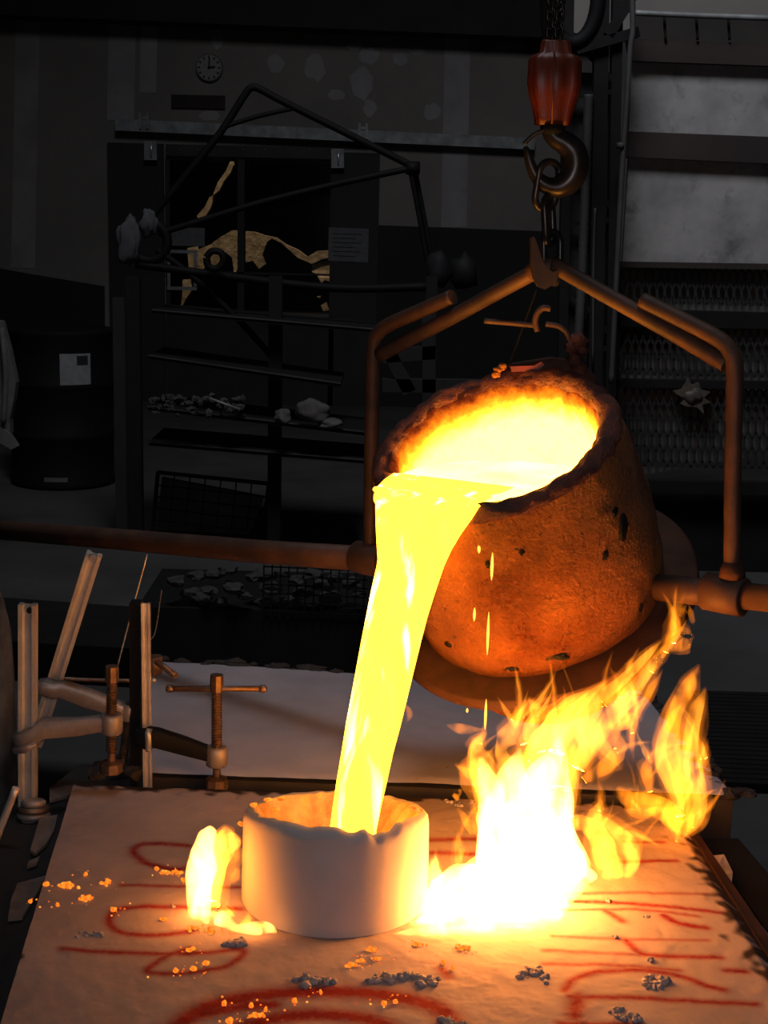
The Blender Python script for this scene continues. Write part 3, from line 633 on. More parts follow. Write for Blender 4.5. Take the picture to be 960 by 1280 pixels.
fs = [(j * nu + i, j * nu + i + 1, (j + 1) * nu + i + 1, (j + 1) * nu + i) for j in range(nv - 1) for i in range(nu - 1)]
me = bpy.data.meshes.new('top_surface'); me.from_pydata([tuple(V(g) - V(mold.location)) for g in G], [], fs); me.polygons.foreach_set('use_smooth', [True] * len(fs))
for nm, arr in (('paint', paint), ('grime', grime)):
    a_ = me.attributes.new(nm, 'FLOAT', 'POINT'); a_.data.foreach_set('value', arr.astype(np.float32))
me.materials.append(M['sand']); o = bpy.data.objects.new('top_surface', me); COL.objects.link(o); o.parent = mold
lowQ = [p + V((0, 0, -0.013)) for p in Q]
MB().prism([p.copy() for p in lowQ], (0, 0, -(ZM - 0.02) + 0.01)).build('body', M['flask'], mold)
# rusty flask lip along the right side
e0, e1 = Q[1], Q[2]; side = (e1 - e0).normalized(); outw = V((0.84, 0.54, 0))
MB().prism([e0 + outw * 0.001 + V((0, 0, -0.008)), e1 + V((0, 0, -0.008)), e1 + V((0.030, 0, -0.02)), e0 + V((0.020, 0.0, -0.02))], (0, 0, -0.05)).build('flask_lip', M['rustpipe'], mold)
# lower flask ledge on the left with sand lying on it
e0, e1 = Q[0], Q[3]
ledge = [e0 + V((0.0, 0.0, -0.03)), e1 + V((0, 0, -0.03)), e1 + V((-0.18, 0, -0.04)), e0 + V((-0.16, 0.0, -0.04))]
MB().prism(ledge, (0, 0, -0.08)).build('flask_ledge', M['flask'], mold)
for i, pts in enumerate(([(50, 1025), (72, 1022), (68, 1040), (58, 1058), (44, 1070), (38, 1066)], [(36, 1080), (50, 1074), (46, 1082), (34, 1086)], [(22, 1108), (58, 1098), (46, 1120), (28, 1150), (10, 1152), (14, 1128)], [(62, 988), (100, 984), (84, 998), (62, 1004)])):
    P = [on_z(a, b, ZM - 0.028) for a, b in pts]; MB().prism(P, (0, 0, 0.005)).build('sand_crust', M['sandchunk'], mold)

# second mold behind
ZB = 0.612
Q2 = [on_z(172, 823, ZB), on_z(800, 862, ZB), on_z(917, 992, ZB), on_z(172, 963, ZB)]
m2 = thing('sand_mold', (0.2, 2.7, 0), 'plain grey sand mold behind the painted one, no basin on it', 'mold')
n2u, n2v = 80, 50
pts2 = []; 
for j in range(n2v):
    for i in range(n2u):
        u_, v_ = i / (n2u - 1), j / (n2v - 1); p = (Q2[0] * (1 - u_) + Q2[1] * u_) * (1 - v_) + (Q2[3] * (1 - u_) + Q2[2] * u_) * v_
        e = min(u_, 1 - u_, v_, 1 - v_); p = p + V((0, 0, mnoise.noise(p * 12) * 0.002 + mnoise.noise(p * 45) * 0.001 - (0.003 if e < 0.012 else 0))); pts2.append(p)
mb = MB(); mb.add(pts2, [(j * n2u + i, j * n2u + i + 1, (j + 1) * n2u + i + 1, (j + 1) * n2u + i) for j in range(n2v - 1) for i in range(n2u - 1)], True); mb.build('top_surface', M['moldback'], m2)
MB().prism([p + V((0, 0, -0.011)) for p in Q2], (0, 0, -ZB + 0.012)).build('body', M['flask'], m2)
# ragged dark crust along its back edge and its right slope
mb = MB(); rnd = random.Random(5)
for k in range(60):
    t = rnd.random(); p = Q2[0].lerp(Q2[1], t); mb.blob(p + V((0, rnd.uniform(-0.01, 0.02), -0.004)), (rnd.uniform(0.01, 0.03), 0.012, rnd.uniform(0.004, 0.012)), 0.4, 1, k, smooth=False)
for k in range(40):
    t = rnd.random(); p = Q2[1].lerp(Q2[2], t); mb.blob(p + V((rnd.uniform(-0.02, 0.03), 0, -0.006)), (rnd.uniform(0.008, 0.022), 0.015, rnd.uniform(0.004, 0.012)), 0.4, 1, k + 90, smooth=False)
o = mb.build('edge_crust', M['flask'], m2); o['kind'] = 'stuff'
# torn sheet and debris right of the molds
for i, (pts, z, lb) in enumerate((([(865, 1072), (905, 1068), (916, 1090), (914, 1108), (896, 1100), (884, 1092)], 0.575, 'pale torn sheet lying in the gap right of the molds'),
                                 ([(918, 1118), (935, 1135), (958, 1165), (985, 1200), (975, 1212), (945, 1182), (925, 1150)], 0.565, 'long pale torn sheet along the right side of the painted mold'))):
    P = [on_z(a, b, z) for a, b in pts]; mb = MB(); c0 = sum(P, V()) / len(P); c0.z += 0.006
    n = len(P); ring = [p.lerp(c0, 0.5) + V((0, 0, 0.005 * math.sin(3 * k))) for k, p in enumerate(P)]
    mb.add(P + ring + [c0], [(k, (k + 1) % n, n + (k + 1) % n, n + k) for k in range(n)] + [(n + k, n + (k + 1) % n, 2 * n) for k in range(n)])
    mb.add([p + V((0, 0, -0.01)) for p in P] + P, [(k, (k + 1) % n, n + (k + 1) % n, n + k) for k in range(n)] + [list(range(n))])
    one(mb, 'torn_sheet', M['plastic'], lb, 'sheet')
mb = MB(); P = [V((Q[1].x + 0.04, Q[1].y - 0.02, 0.555)), V((Q[1].x + 0.10, Q[1].y - 0.02, 0.555)), V((Q[2].x + 0.14, Q[2].y, 0.555)), V((Q[2].x + 0.055, Q[2].y, 0.555))]; mb.prism([p for p in P], (0, 0, -0.5)); one(mb, 'flask_block', M['black'], 'dark steel block supporting the sheets right of the molds', 'block')
# floor grate behind right
gr = thing('floor_grate', on_z(930, 930, 0.02), 'black ribbed floor grate on the right beyond the molds', 'grate')
P = [on_z(860, 868, 0.02), on_z(1010, 872, 0.02), on_z(1030, 985, 0.02), on_z(880, 978, 0.02)]
mb = MB()
for k in range(22): mb.bar(P[0].lerp(P[3], k / 21), P[1].lerp(P[2], k / 21), 0.02, 0.03, (0, 0, 1))
for k in range(10): mb.bar(P[0].lerp(P[1], k / 9), P[3].lerp(P[2], k / 9), 0.015, 0.02, (0, 0, 1))
mb.build('grate_bars', M['column'], gr)
MB().prism([p + V((0, 0, -0.012)) for p in P], (0, 0, -0.006)).build('pan', M['expanded'], gr)
# gas cylinder and rod at the left edge
GY = 2.62; gx = on_y(-40, 900, GY); gc = thing('gas_cylinder', (gx.x, GY, 0), 'grey steel cylinder cut off by the left edge beside the clamps', 'cylinder')
rg = 58 * ppm(gx); zt = on_y(-40, 700, GY).z
MB().lathe([(0, rg), (zt - 0.22, rg), (zt - 0.14, rg * 0.96), (zt - 0.07, rg * 0.8), (zt - 0.02, rg * 0.5), (zt, rg * 0.25)], (gx.x, GY, 0), (0, 0, 1), 36).build('shell', pbr('worn_grey', (0.34, 0.34, 0.33), (0.10, 0.095, 0.09), 9, 0.4, metal=0.2, bump=0.3), gc)
MB().lathe([(zt - 0.005, 0.02), (zt + 0.03, 0.018)], (gx.x, GY, 0), (0, 0, 1), 12).build('neck', M['cast'], gc)
ptube([(-6, 1052), (20, 985)], 2.1, 0.006, 'hand_bar', M['steel'], None); tag(bpy.data.objects['hand_bar'], 'bright slanting rod at the left edge below the cylinder', 'rod')

# ================================================================== CLAMPS
def fluted_bar(a, b, wd, name, parent, m):
    # a steel bar with a groove along both wide faces
    d = (b - a).normalized(); x = V((1, 0, 0)) - d * d.x; x.normalize(); y = d.cross(x)
    h = wd / 2; t = wd * 0.28
    prof = [(-h, -t), (-h * 0.55, -t), (-h * 0.35, -t * 0.35), (h * 0.35, -t * 0.35), (h * 0.55, -t), (h, -t), (h, t), (h * 0.55, t), (h * 0.35, t * 0.35), (-h * 0.35, t * 0.35), (-h * 0.55, t), (-h, t)]
    mb = MB(); mb.prism([a + x * p[0] + y * p[1] for p in prof], b - a); o = mb.build(name, m, parent)
    return o, x, y
def arm(parent, P, hs_, th, m, name='sliding_arm'):
    # arm lofted along P with half heights hs_ and half thickness th, rounded section
    pts = [V(p) for p in P]; mb = MB(); seg = 12; vs_ = []; n = len(pts)
    for i in range(n):
        t = (pts[min(i + 1, n - 1)] - pts[max(i - 1, 0)]).normalized(); yv = V((0, 1, 0)); z = yv.cross(t).normalized()
        for k in range(seg):
            a = 2 * math.pi * k / seg; ca, sa = math.cos(a), math.sin(a)
            f = lambda v: math.copysign(abs(v) ** 0.28, v)
            vs_.append(pts[i] + z * (f(sa) * hs_[i]) + yv * (f(ca) * th[i]))
    fs = [(i * seg + k, i * seg + (k + 1) % seg, (i + 1) * seg + (k + 1) % seg, (i + 1) * seg + k) for i in range(n - 1) for k in range(seg)]
    mb.add(vs_, fs, True); mb.f.append(list(range(seg))[::-1]); mb.sm.append(False); mb.f.append([(n - 1) * seg + k for k in range(seg)]); mb.sm.append(False)
    return mb.build(name, m, parent)
def screw(parent, top, bot, r, handle=None, foot=True, head=None, collar=None):
    d = (bot - top); L = d.length; ax = d.normalized()
    prof = [(0, r * 0.95), (L * 0.10, r * 1.0), (L * 0.14, r * 0.8)]; n = 26; l0, l1 = 0.16 * L, 0.80 * L
    for k in range(n):
        prof += [(lerp(l0, l1, (k + 0.05) / n), r * 0.74), (lerp(l0, l1, (k + 0.5) / n), r)]
    prof += [(l1 + 0.01 * L, r * 0.7), (L * 0.9, r * 0.7)]
    sc = MB().lathe(prof, top, ax, 16, smooth=False).build('screw', M['screw'], parent)
    MB().lathe([(-0.002, r * 1.15), (L * 0.13, r * 1.2), (L * 0.15, r * 0.9)], top, ax, 8, smooth=False).build('screw_head', M['screw'], sc)
    if foot:
        MB().lathe([(L * 0.88, r * 1.0), (L * 0.90, r * 1.95), (L * 0.985, r * 2.05), (L, r * 1.7)], top, ax, 8, smooth=False).build('foot_pad', M['screw'], parent)
    if collar is not None:
        MB().lathe([(collar * L - r * 1.8, r * 1.6), (collar * L - r * 1.5, r * 1.95), (collar * L + r * 1.5, r * 1.95), (collar * L + r * 1.8, r * 1.6)], top, ax, 20).build('screw_boss', M['cast'], parent)
    if handle:
        hb = MB().tube([handle[0], handle[1]], r * 0.52, 10).build('handle_bar', M['screw'], parent)
        for p, q_ in ((handle[0], handle[1]), (handle[1], handle[0])):
            dd = (q_ - p).normalized(); MB().lathe([(-r * 0.5, r * 0.45), (-r * 0.2, r * 0.7), (r * 0.5, r * 0.7), (r * 0.8, r * 0.5)], p, dd, 12).build('handle_knob', M['screw'], hb)
YA = 2.24
def cp(px, py, y=None): return on_y(px, py, YA if y is None else y)
# clamp with the upright bar at the left edge
c1 = thing('bar_clamp', cp(35, 1010), 'leftmost bar clamp with an upright grooved bar and level arm', 'clamp')
fluted_bar(cp(35, 1110), cp(35, 755), 22 * ppm(cp(35, 880)), 'bar', c1, M['steel'])
MB().lathe([(-0.008, 0.005), (0.002, 0.005)], cp(37, 763, YA - 0.006), (0, -1, 0), 10).build('end_pin', M['black'], c1)
arm(c1, [cp(20, 924), cp(30, 922), cp(46, 916), cp(54, 910), (cp(100, 908)), cp(135, 903), cp(147, 902)], [q_ * 0.00128 for q_ in (9, 11, 11, 13, 11, 9, 8)], [0.016, 0.018, 0.018, 0.013, 0.012, 0.013, 0.013], M['cast'])
arm(c1, [cp(20, 934), cp(34, 932), cp(48, 925)], [0.006, 0.007, 0.005], [0.021, 0.021, 0.02], M['cast'], 'arm_jaw')
screw(c1, cp(140, 834), cp(139, 966), 0.0095, None, True, None, 0.53)
for k, (py, r_) in enumerate(((1004, 0.020), (1012, 0.026), (1019, 0.027), (1028, 0.024), (1038, 0.020))):
    MB().lathe([(-0.006, r_ * 0.8), (-0.003, r_), (0.003, r_), (0.006, r_ * 0.8)], cp(42, py, 2.2), (0, 0.2, 1), 20).build('fixed_jaw_nut', M['cast'] if k != 1 else M['screw'], c1)
# leaning clamp
yb = 2.32
c2 = thing('bar_clamp', cp(60, 900, yb), 'second bar clamp with the long grooved bar leaning to the right', 'clamp')
fluted_bar(cp(44, 930, yb + 0.05), cp(118, 692, yb - 0.02), 19 * ppm(cp(80, 800, yb)), 'bar', c2, M['steel'])
MB().lathe([(-0.006, 0.007), (0.004, 0.0065)], cp(117, 698, yb - 0.03), (0, -1, 0), 12).build('end_pin', M['bright'], c2)
arm(c2, [cp(47, 856, yb), cp(56, 858, yb), cp(68, 862, yb), cp(78, 861, yb), cp(110, 873, yb), cp(150, 886, yb), cp(165, 891, yb)], [q_ * 0.0013 for q_ in (6, 9, 10, 11, 12, 9, 8)], [0.016, 0.018, 0.016, 0.012, 0.012, 0.013, 0.012], M['cast'])
screw(c2, cp(163, 880, yb), cp(152, 962, yb), 0.008, None, True, None, 0.12)
# clamp with the T handle
yc = 2.27
c3 = thing('bar_clamp', cp(184, 975, yc), 'third bar clamp, its screw with a T handle pressing on the mold', 'clamp')
fluted_bar(cp(185, 1000, yc + 0.02), cp(182, 754, yc + 0.02), 11 * ppm(cp(182, 860, yc)), 'bar', c3, M['steel'])
MB().bar(cp(171, 985, yc + 0.05), cp(170, 752, yc + 0.05), 0.018, 0.03, (1, 0, 0)).build('rear_bar', M['black'], c3)
arm(c3, [cp(168, 919, yc), cp(178, 922, yc), cp(186, 923, yc), cp(196, 922, yc), cp(230, 932, yc), cp(258, 941, yc), cp(276, 945, yc)], [q_ * 0.0013 for q_ in (8, 10, 13, 12, 11, 9, 9)], [0.012, 0.015, 0.019, 0.012, 0.011, 0.011, 0.012], M['black'])
arm(c3, [cp(183, 925, yc - 0.012), cp(190, 925, yc - 0.012)], [0.018, 0.016], [0.012, 0.012], M['bright'], 'arm_collar')
screw(c3, cp(271, 845, yc), cp(271, 987, yc), 0.0095, (cp(211, 861, yc), cp(330, 861, yc)), True, None, 0.70)
# turned away handle beside it
tk = MB().tube([cp(190, 823, 2.31), cp(220, 845, 2.27)], 0.0055, 10).build('turned_handle', M['screw'], c3)
MB().lathe([(0, 0.012), (0.03, 0.012)], cp(194, 820, 2.31), (0, 0, -1), 10).build('handle_boss', M['screw'], tk)
MB().blob(cp(192, 850, 2.30), (0.006, 0.006, 0.006), 0.1, 2, 1).build('handle_knob', M['bright'], tk)
# thin wire standing behind
ptube([(184, 693), (170, 745), (158, 790), (147, 832)], 2.45, 0.0014, 'wire_rod', M['bright'], None); tag(bpy.data.objects['wire_rod'], 'thin bright wire rod slanting up behind the clamps', 'wire')
ptube([(202, 738), (194, 790), (186, 800)], 2.6, 0.0012, 'wire_rod', M['galv'], None); tag(bpy.data.objects['wire_rod.001'], 'faint thin wire right of the bright slanting one', 'wire')
# dark lumps around the clamp feet
rnd = random.Random(3)
for i, (px, py, s) in enumerate(((150, 950, .02), (135, 958, .022), (160, 940, .016), (165, 962, .018), (122, 962, .02))):
    one(MB().blob(on_z(px, py + 8, 0.605) + V((0, 0, s * 0.4)), (s, s, s * 0.7), 0.35, 2, i + 30, smooth=False), 'sand_lump', M['flask'], ordinal((150, 135, 160, 165, 122), i, lambda q: q) + ' dark crust lump from the left at the clamp feet', 'lump', 'dark lumps at the clamp feet')
mb = MB(); P = [on_z(62, 985, 0.58), on_z(100, 955, 0.58), on_z(165, 955, 0.58), on_z(165, 974, 0.58), on_z(98, 977, 0.58)]
one(MB().prism(P, (0, 0, -0.5)), 'steel_stand', M['flask'], 'dark steel stand under the feet of the clamps', 'stand')

# ================================================================== POURING BASIN
zb0 = ZM + 0.001
pf = on_z(414, 1173, zb0); rb = 117 * ppm(on_z(414, 1120, zb0)); bc = V((pf.x, pf.y + rb, zb0))
print('basin', bc, rb)
bs = thing('pouring_basin', bc, 'pale ceramic pouring basin with a broken rim catching the molten stream', 'basin')
seg = 120
def rim_h(a):   # a measured from +x, counter-clockwise seen from above; -90 deg faces the camera
    f = -math.sin(a)            # 1 facing the camera, -1 at the back
    h = 0.124 + 0.022 * f + (0.006 * f if f > 0 else 0)
    deg = math.degrees(a) % 360
    def notch(c_, w_, d_):
        x = (deg - c_ + 180) % 360 - 180; return d_ * math.exp(-(x / w_) ** 2)
    h -= notch(281, 7, 0.010) + notch(297, 5.5, 0.014) + notch(307, 6, 0.010) + notch(255, 9, 0.004)
    h += 0.0022 * mnoise.noise(V((math.cos(a) * 9, math.sin(a) * 9, 1)))
    return h
def basin_ring(r_in, z_fn, wob=0.0):
    out = []
    for k in range(seg):
        a = 2 * math.pi * k / seg; r_ = r_in + wob * mnoise.noise(V((math.cos(a) * 7, math.sin(a) * 7, r_in * 40)))
        out.append(bc + V((math.cos(a) * r_, math.sin(a) * r_, z_fn(a))))
    return out
rings = [basin_ring(rb * 1.0, lambda a: 0.0), basin_ring(rb * 1.0, lambda a: 0.005), basin_ring(rb * 0.992, lambda a: 0.5 * rim_h(a)), basin_ring(rb * 0.985, lambda a: rim_h(a) - 0.016), basin_ring(rb * 0.975, lambda a: rim_h(a) - 0.006), basin_ring(rb * 0.94, lambda a: rim_h(a) - 0.0005), basin_ring(rb * 0.87, lambda a: rim_h(a), 0.006)]
mb = MB(); vs_ = [p for r_ in rings for p in r_]
mb.add(vs_, [(j * seg + k, j * seg + (k + 1) % seg, (j + 1) * seg + (k + 1) % seg, (j + 1) * seg + k) for j in range(len(rings) - 1) for k in range(seg)], True)
mb.build('outer_wall', M['basin'], bs)
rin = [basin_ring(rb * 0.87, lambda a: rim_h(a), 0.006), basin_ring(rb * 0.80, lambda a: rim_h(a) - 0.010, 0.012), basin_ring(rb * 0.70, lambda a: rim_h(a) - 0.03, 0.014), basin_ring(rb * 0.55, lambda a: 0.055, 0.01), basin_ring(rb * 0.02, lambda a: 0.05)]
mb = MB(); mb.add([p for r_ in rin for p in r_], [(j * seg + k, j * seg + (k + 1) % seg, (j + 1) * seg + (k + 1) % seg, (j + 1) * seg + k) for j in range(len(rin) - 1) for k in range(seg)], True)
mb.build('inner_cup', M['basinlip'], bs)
for i, (px, py, z) in enumerate(((318, 1006, .125), (335, 1000, .12), (345, 1012, .125), (352, 998, .118), (524, 1014, .122), (518, 1010, .12), (302, 1030, .10))):
    p = on_z(px, py, zb0 + z); MB().blob(p, (0.006, 0.004, 0.003), 0.4, 2, i).build('slag_bead', M['ember'], bs)

# ================================================================== LADLE
nax = V((-0.31, -0.39, 0.868)).normalized()
Mc = on_y(616, 548, 2.14); Zc = proj(Mc)[2]; R0 = 159 * Zc / F
LL = 0.305; C0 = Mc - nax * LL
u = V((0.78, -0.62, 0)).normalized(); v = nax.cross(u).normalized()      # u along the trunnions, v across
if v.z < 0: v = -v
nh = V((-0.62, -0.78, 0)).normalized()
print('mouth', Mc, 'R0', R0, 'ring centre', C0, proj(C0))
ld = thing('pouring_ladle', C0, 'big rusty orange ladle tipped to pour molten metal', 'ladle')
def crusty(q_, t, r, a):
    d = (q_ - (C0 + nax * t)); rr_ = d.length
    if rr_ < 1e-3: return q_
    d = d / rr_; k = mnoise.noise(q_ * 9) * 0.0035 + mnoise.noise(q_ * 32) * 0.0022 + mnoise.noise(q_ * 90) * 0.0013
    return q_ + d * k
prof = [(lerp(0.0, 0.293, k / 40), 0) for k in range(41)]
def body_r(t):
    xs = [0, 0.05, 0.12, 0.2, 0.26, 0.30]; ys = [0.199, 0.207, 0.208, 0.203, 0.196, 0.189]
    return float(np.interp(t, xs, ys)) * R0 / 0.190
MB().lathe([(t, body_r(t)) for t, _ in prof], C0, nax, 160, fn=crusty, caps=False).build('shell', M['ladle'], ld)
def rimc(q_, t, r, a):
    d = (q_ - (C0 + nax * t)).normalized(); k = mnoise.noise(q_ * 22) * 0.006 + mnoise.noise(q_ * 60) * 0.005
    return q_ + d * k * 0.7 + nax * (mnoise.noise(q_ * 45 + V((5, 5, 5))) * 0.007)
s_ = R0 / 0.19
rimp = [(0.255, 0.183), (0.284, 0.190), (0.296, 0.1925), (0.303, 0.188), (0.308, 0.183), (0.309, 0.177), (0.308, 0.171), (0.305, 0.166), (0.300, 0.161), (0.294, 0.158)]
MB().lathe([(t, r * s_) for t, r in rimp], C0, nax, 220, fn=rimc, caps=False).build('rim', M['ladlerim'], ld)
# incandescent lining
lp = [(0.302, 0.1635), (0.295, 0.160), (0.288, 0.157), (0.27, 0.155), (0.25, 0.154), (0.23, 0.153), (0.20, 0.152), (0.15, 0.15), (0.08, 0.147), (0.0, 0.143), (-0.08, 0.13), (-0.11, 0.08), (-0.115, 0.001)]
mb = MB().lathe([(t, r * s_) for t, r in lp], C0, nax, 160, caps=False, fn=lambda q_, t, r, a: q_ + (q_ - (C0 + nax * t)).normalized() * (mnoise.noise(q_ * 40) * 0.005 + mnoise.noise(q_ * 15) * 0.004 if r > 0.02 else 0))
dep = [min(1.0, max(0.0, (0.302 - t) / 0.075)) for t, r in lp for k in range(160)]
lo_ = mb.build('lining', M['lining'], ld); a_ = lo_.data.attributes.new('depth', 'FLOAT', 'POINT'); a_.data.foreach_set('value', dep)
# carrying ring (flange), bottom cone
rg_ = 0.252 * s_
MB().lathe([(-0.018, 0.198 * s_), (-0.019, rg_ - 0.004), (-0.016, rg_), (0.0, rg_), (0.003, rg_ - 0.004), (0.003, 0.192 * s_)], C0, nax, 96, caps=False, fn=lambda q_, t, r, a: q_ + nax * mnoise.noise(q_ * 8) * 0.002).build('carrying_ring', M['ring'], ld)
MB().lathe([(-0.012, 0.200 * s_), (-0.03, 0.192 * s_), (-0.13, 0.165 * s_), (-0.15, 0.15 * s_), (-0.155, 0.05)], C0, nax, 96, fn=crusty, caps=True).build('bottom_cone', M['ladle'], ld)
# gussets under the ring
for k in range(8):
    a = 2 * math.pi * k / 8 + 0.2; d = u * math.cos(a) + v * math.sin(a); p = C0 + nax * (-0.018)
    tq = nax.cross(d).normalized() * 0.006
    MB().prism([p + d * 0.185 * s_ - tq, p + d * (rg_ - 0.02) - tq, p + d * 0.175 * s_ - nax * 0.06 - tq], tq * 2).build('gusset', M['ring'], ld)
# trunnions / tilting bar: run along u
def yk(px, py): return on_plane(px, py, C0, nh)
TL, TR = yk(462, 699), yk(900, 742)
print('trunnions', TL, TR, 'apex', yk(680, 330))
zt_ = (TL.z + TR.z) / 2
def tru(s): 
    p = C0 + u * s; p.z = zt_ + (TR.z - TL.z) * ((s - (TL - C0).dot(u)) / ((TR - TL).dot(u)) - 0.5); return p
sL, sR = (TL - C0).dot(u), (TR - C0).dot(u)
print('sL sR', sL, sR)
MB().tube([tru(-0.20), tru(sL + 0.02)], 0.022, 20).build('trunnion', M['rustpipe'], ld)
MB().tube([tru(0.21), tru(sR + 0.01)], 0.021, 20).build('trunnion', M['rustpipe'], ld)
MB().tube([tru(sR), tru(sR + 0.45)], 0.020, 20).build('tilting_bar', M['rustpipe'], ld)
MB().tube([yk(480, 700), yk(330, 690), yk(160, 675), yk(-30, 660)], [0.023, 0.0225, 0.022, 0.022], 20).build('tilting_bar', M['rustpipe'], ld)
# black skull plugs on the shell
def on_shell(px, py):
    d = ray(px, py); lo, hi = 1.6, 3.0; prev = None; k = 1.6
    while k < 3.0:
        p = CAM + d * k; t = (p - C0).dot(nax); r_ = (p - C0 - nax * t).length
        if 0 <= t <= 0.31 and r_ < body_r(t): return p, (p - C0 - nax * t).normalized()
        k += 0.002
    return None, None
for i, (px, py, sx, sy) in enumerate(((778, 660, 9, 16), (756, 694, 5, 8), (768, 640, 5, 7), (800, 760, 4, 6), (652, 690, 4, 5), (640, 835, 8, 4), (700, 820, 10, 5), (610, 705, 3, 6), (560, 805, 6, 5))):
    p, nn = on_shell(px, py)
    if p is None: continue
    k_ = ppm(p); t1 = V((0, 0, 1)) - nn * nn.z; t1.normalize(); t2 = nn.cross(t1)
    mb = MB(); bm = bmesh.new(); bmesh.ops.create_icosphere(bm, subdivisions=3, radius=1); vs_ = []
    for q_ in bm.verts:
        d = 1 + 0.5 * mnoise.noise(q_.co * 1.7 + V((i * 5.1, 0, 0))) + 0.3 * mnoise.noise(q_.co * 4 + V((i * 2.1, 3, 0))); c_ = q_.co * d
        vs_.append(p + t2 * c_.x * sx * k_ + t1 * c_.y * sy * k_ + nn * c_.z * 0.004)
    mb.add(vs_, [[q_.index for q_ in f.verts] for f in bm.faces], True); bm.free(); mb.build('slag_scab', M['black'], ld)
# rear fittings: lug, rod and bent hook
yl = 2.31
MB().prism([on_y(a, b, yl - 0.03) for a, b in ((638, 458), (668, 457), (676, 452), (681, 456), (672, 464), (640, 465))], (0, 0.025, 0)).build('rear_lug', M['orange'], ld)  # orange paint colour stands in for the lug plate's glow
MB().prism([on_y(a, b, yl) for a, b in ((622, 470), (640, 456), (690, 448), (726, 452), (745, 470), (740, 500), (640, 490))], (0, 0.03, 0)).build('rear_plate', M['ring'], ld)
ptube([(605, 401), (640, 404), (670, 407)], yl, 0.0045, 'rod', M['rustpipe'], ld)
ptube([(672, 414), (669, 402), (672, 391), (679, 385), (688, 386)], yl - 0.01, 0.005, 'hook', M['rustpipe'], ld)
ptube([(682, 405), (698, 408), (708, 416), (712, 428), (714, 450)], yl, 0.0045, 'rod', M['rustpipe'], ld)
for i, (px, py, s) in enumerate(((722, 425, .014), (714, 434, .011), (728, 436, .010), (718, 450, .012), (724, 462, .012))):
    MB().blob(on_y(px, py, yl), (s, s, s), 0.4, 2, i + 60).build('slag_lump', M['ladlerim'], ld)
ptube([(671, 362), (655, 405), (637, 456)], yl, 0.0015, 'wire', M['black'], ld)
for px, py in ((622, 462), (628, 458), (620, 468)): MB().blob(on_y(px, py, yl - 0.03), (0.007, 0.007, 0.006), 0.4, 2, px).build('slag_lump', M['ladle'], ld)

# ---- lifting bail (yoke)
bl = thing('lifting_bail', yk(690, 330), 'rusty pipe lifting bail with two uprights over the ladle', 'bail')
def ykt(pts, r, name, n=6): return MB().tube(crom([yk(*p) for p in pts], n), r, 16).build(name, M['rustpipe'], bl)
ykt([(463, 690), (464, 560), (466, 470), (467, 432), (472, 418), (486, 406), (520, 391), (566, 371)], 0.0125, 'upright')
ykt([(474, 444), (560, 399), (620, 366), (668, 340)], 0.0125, 'roof_pipe')
ykt([(915, 735), (916, 600), (918, 490), (918, 460), (913, 440), (898, 424), (850, 399), (803, 376)], 0.0125, 'upright')
ykt([(908, 456), (850, 421), (760, 370), (690, 330)], 0.0125, 'roof_pipe')
for s in (sL, sR):
    MB().lathe([(-0.032, 0.026), (-0.03, 0.029), (0.03, 0.029), (0.032, 0.026)], tru(s + (0.0 if s < 0 else 0.008)), u, 24).build('bearing_sleeve', M['rustpipe'], bl)
MB().tube([yk(664, 342), yk(680, 333), yk(694, 333)], 0.0145, 14).build('apex_weld', M['rustpipe'], bl)
p = yk(916, 712); MB().lathe([(-0.012, 0.0135), (0, 0.018), (0.012, 0.02)], p, (0, 0, -1), 18).build('weld_bead', M['ring'], bl)
p = yk(463, 686); MB().lathe([(-0.012, 0.0135), (0, 0.018), (0.012, 0.02)], p, (0, 0, -1), 18).build('weld_bead', M['ring'], bl)

# ---- hoist: chain, orange block, crane hook, links, grab hook
YH = yk(680, 335).y
print('YH', YH)
def link(c, ax, sd, hl, hw, r, name, m, parent):
    # stadium shaped chain link: long axis ax, wide axis sd
    ax = ax.normalized(); sd = (sd - ax * sd.dot(ax)).normalized(); P = []
    for k in range(12): a = math.pi * k / 11; P.append(c + ax * (hl - hw) + sd * math.cos(a) * hw + ax * math.sin(a) * hw)
    for k in range(12): a = math.pi + math.pi * k / 11; P.append(c - ax * (hl - hw) + sd * math.cos(a) * hw + ax * math.sin(a) * hw)
    return MB().tube(P, r, 8, closed=True).build(name, m, parent)
ch = thing('hoist_chain', on_y(694, 52, YH), 'dark oily hoist chain above the orange hook block', 'chain')
for (x0, x1) in ((690, 688), (703, 698)):
    n = 8
    for k in range(n):
        t = k / (n - 1); p = on_y(lerp(x1, x0, t), 50 - 75 * t, YH); hl = 0.0115 if True else 0
        sd = V((1, 0.35, 0)) if k % 2 else V((-0.35, 1, 0)); link(p, V((0, 0, 1)), sd, 0.0105, 0.0058, 0.0022, 'link', M['chain'], ch)
mb = MB().tube(crom([on_y(a, b, YH + 0.05) for a, b in ((684, -20), (682, 20), (684, 50))], 5), 0.008, 8); mb.build('guard_strip', M['black'], ch)
hb = thing('hook_block', on_y(690, 245, YH), 'orange hoist block with a heavy black crane hook', 'hoist')
secs = [(50, 0.55, 15), (53, 0.8, 17), (66, 0.85, 18.5), (70, 0.85, 27), (76, 1, 30.5), (105, 1, 31), (118, 1, 29), (132, .9, 25), (147, .85, 22), (157, .8, 21)]
mb = MB(); seg = 32; vs_ = []
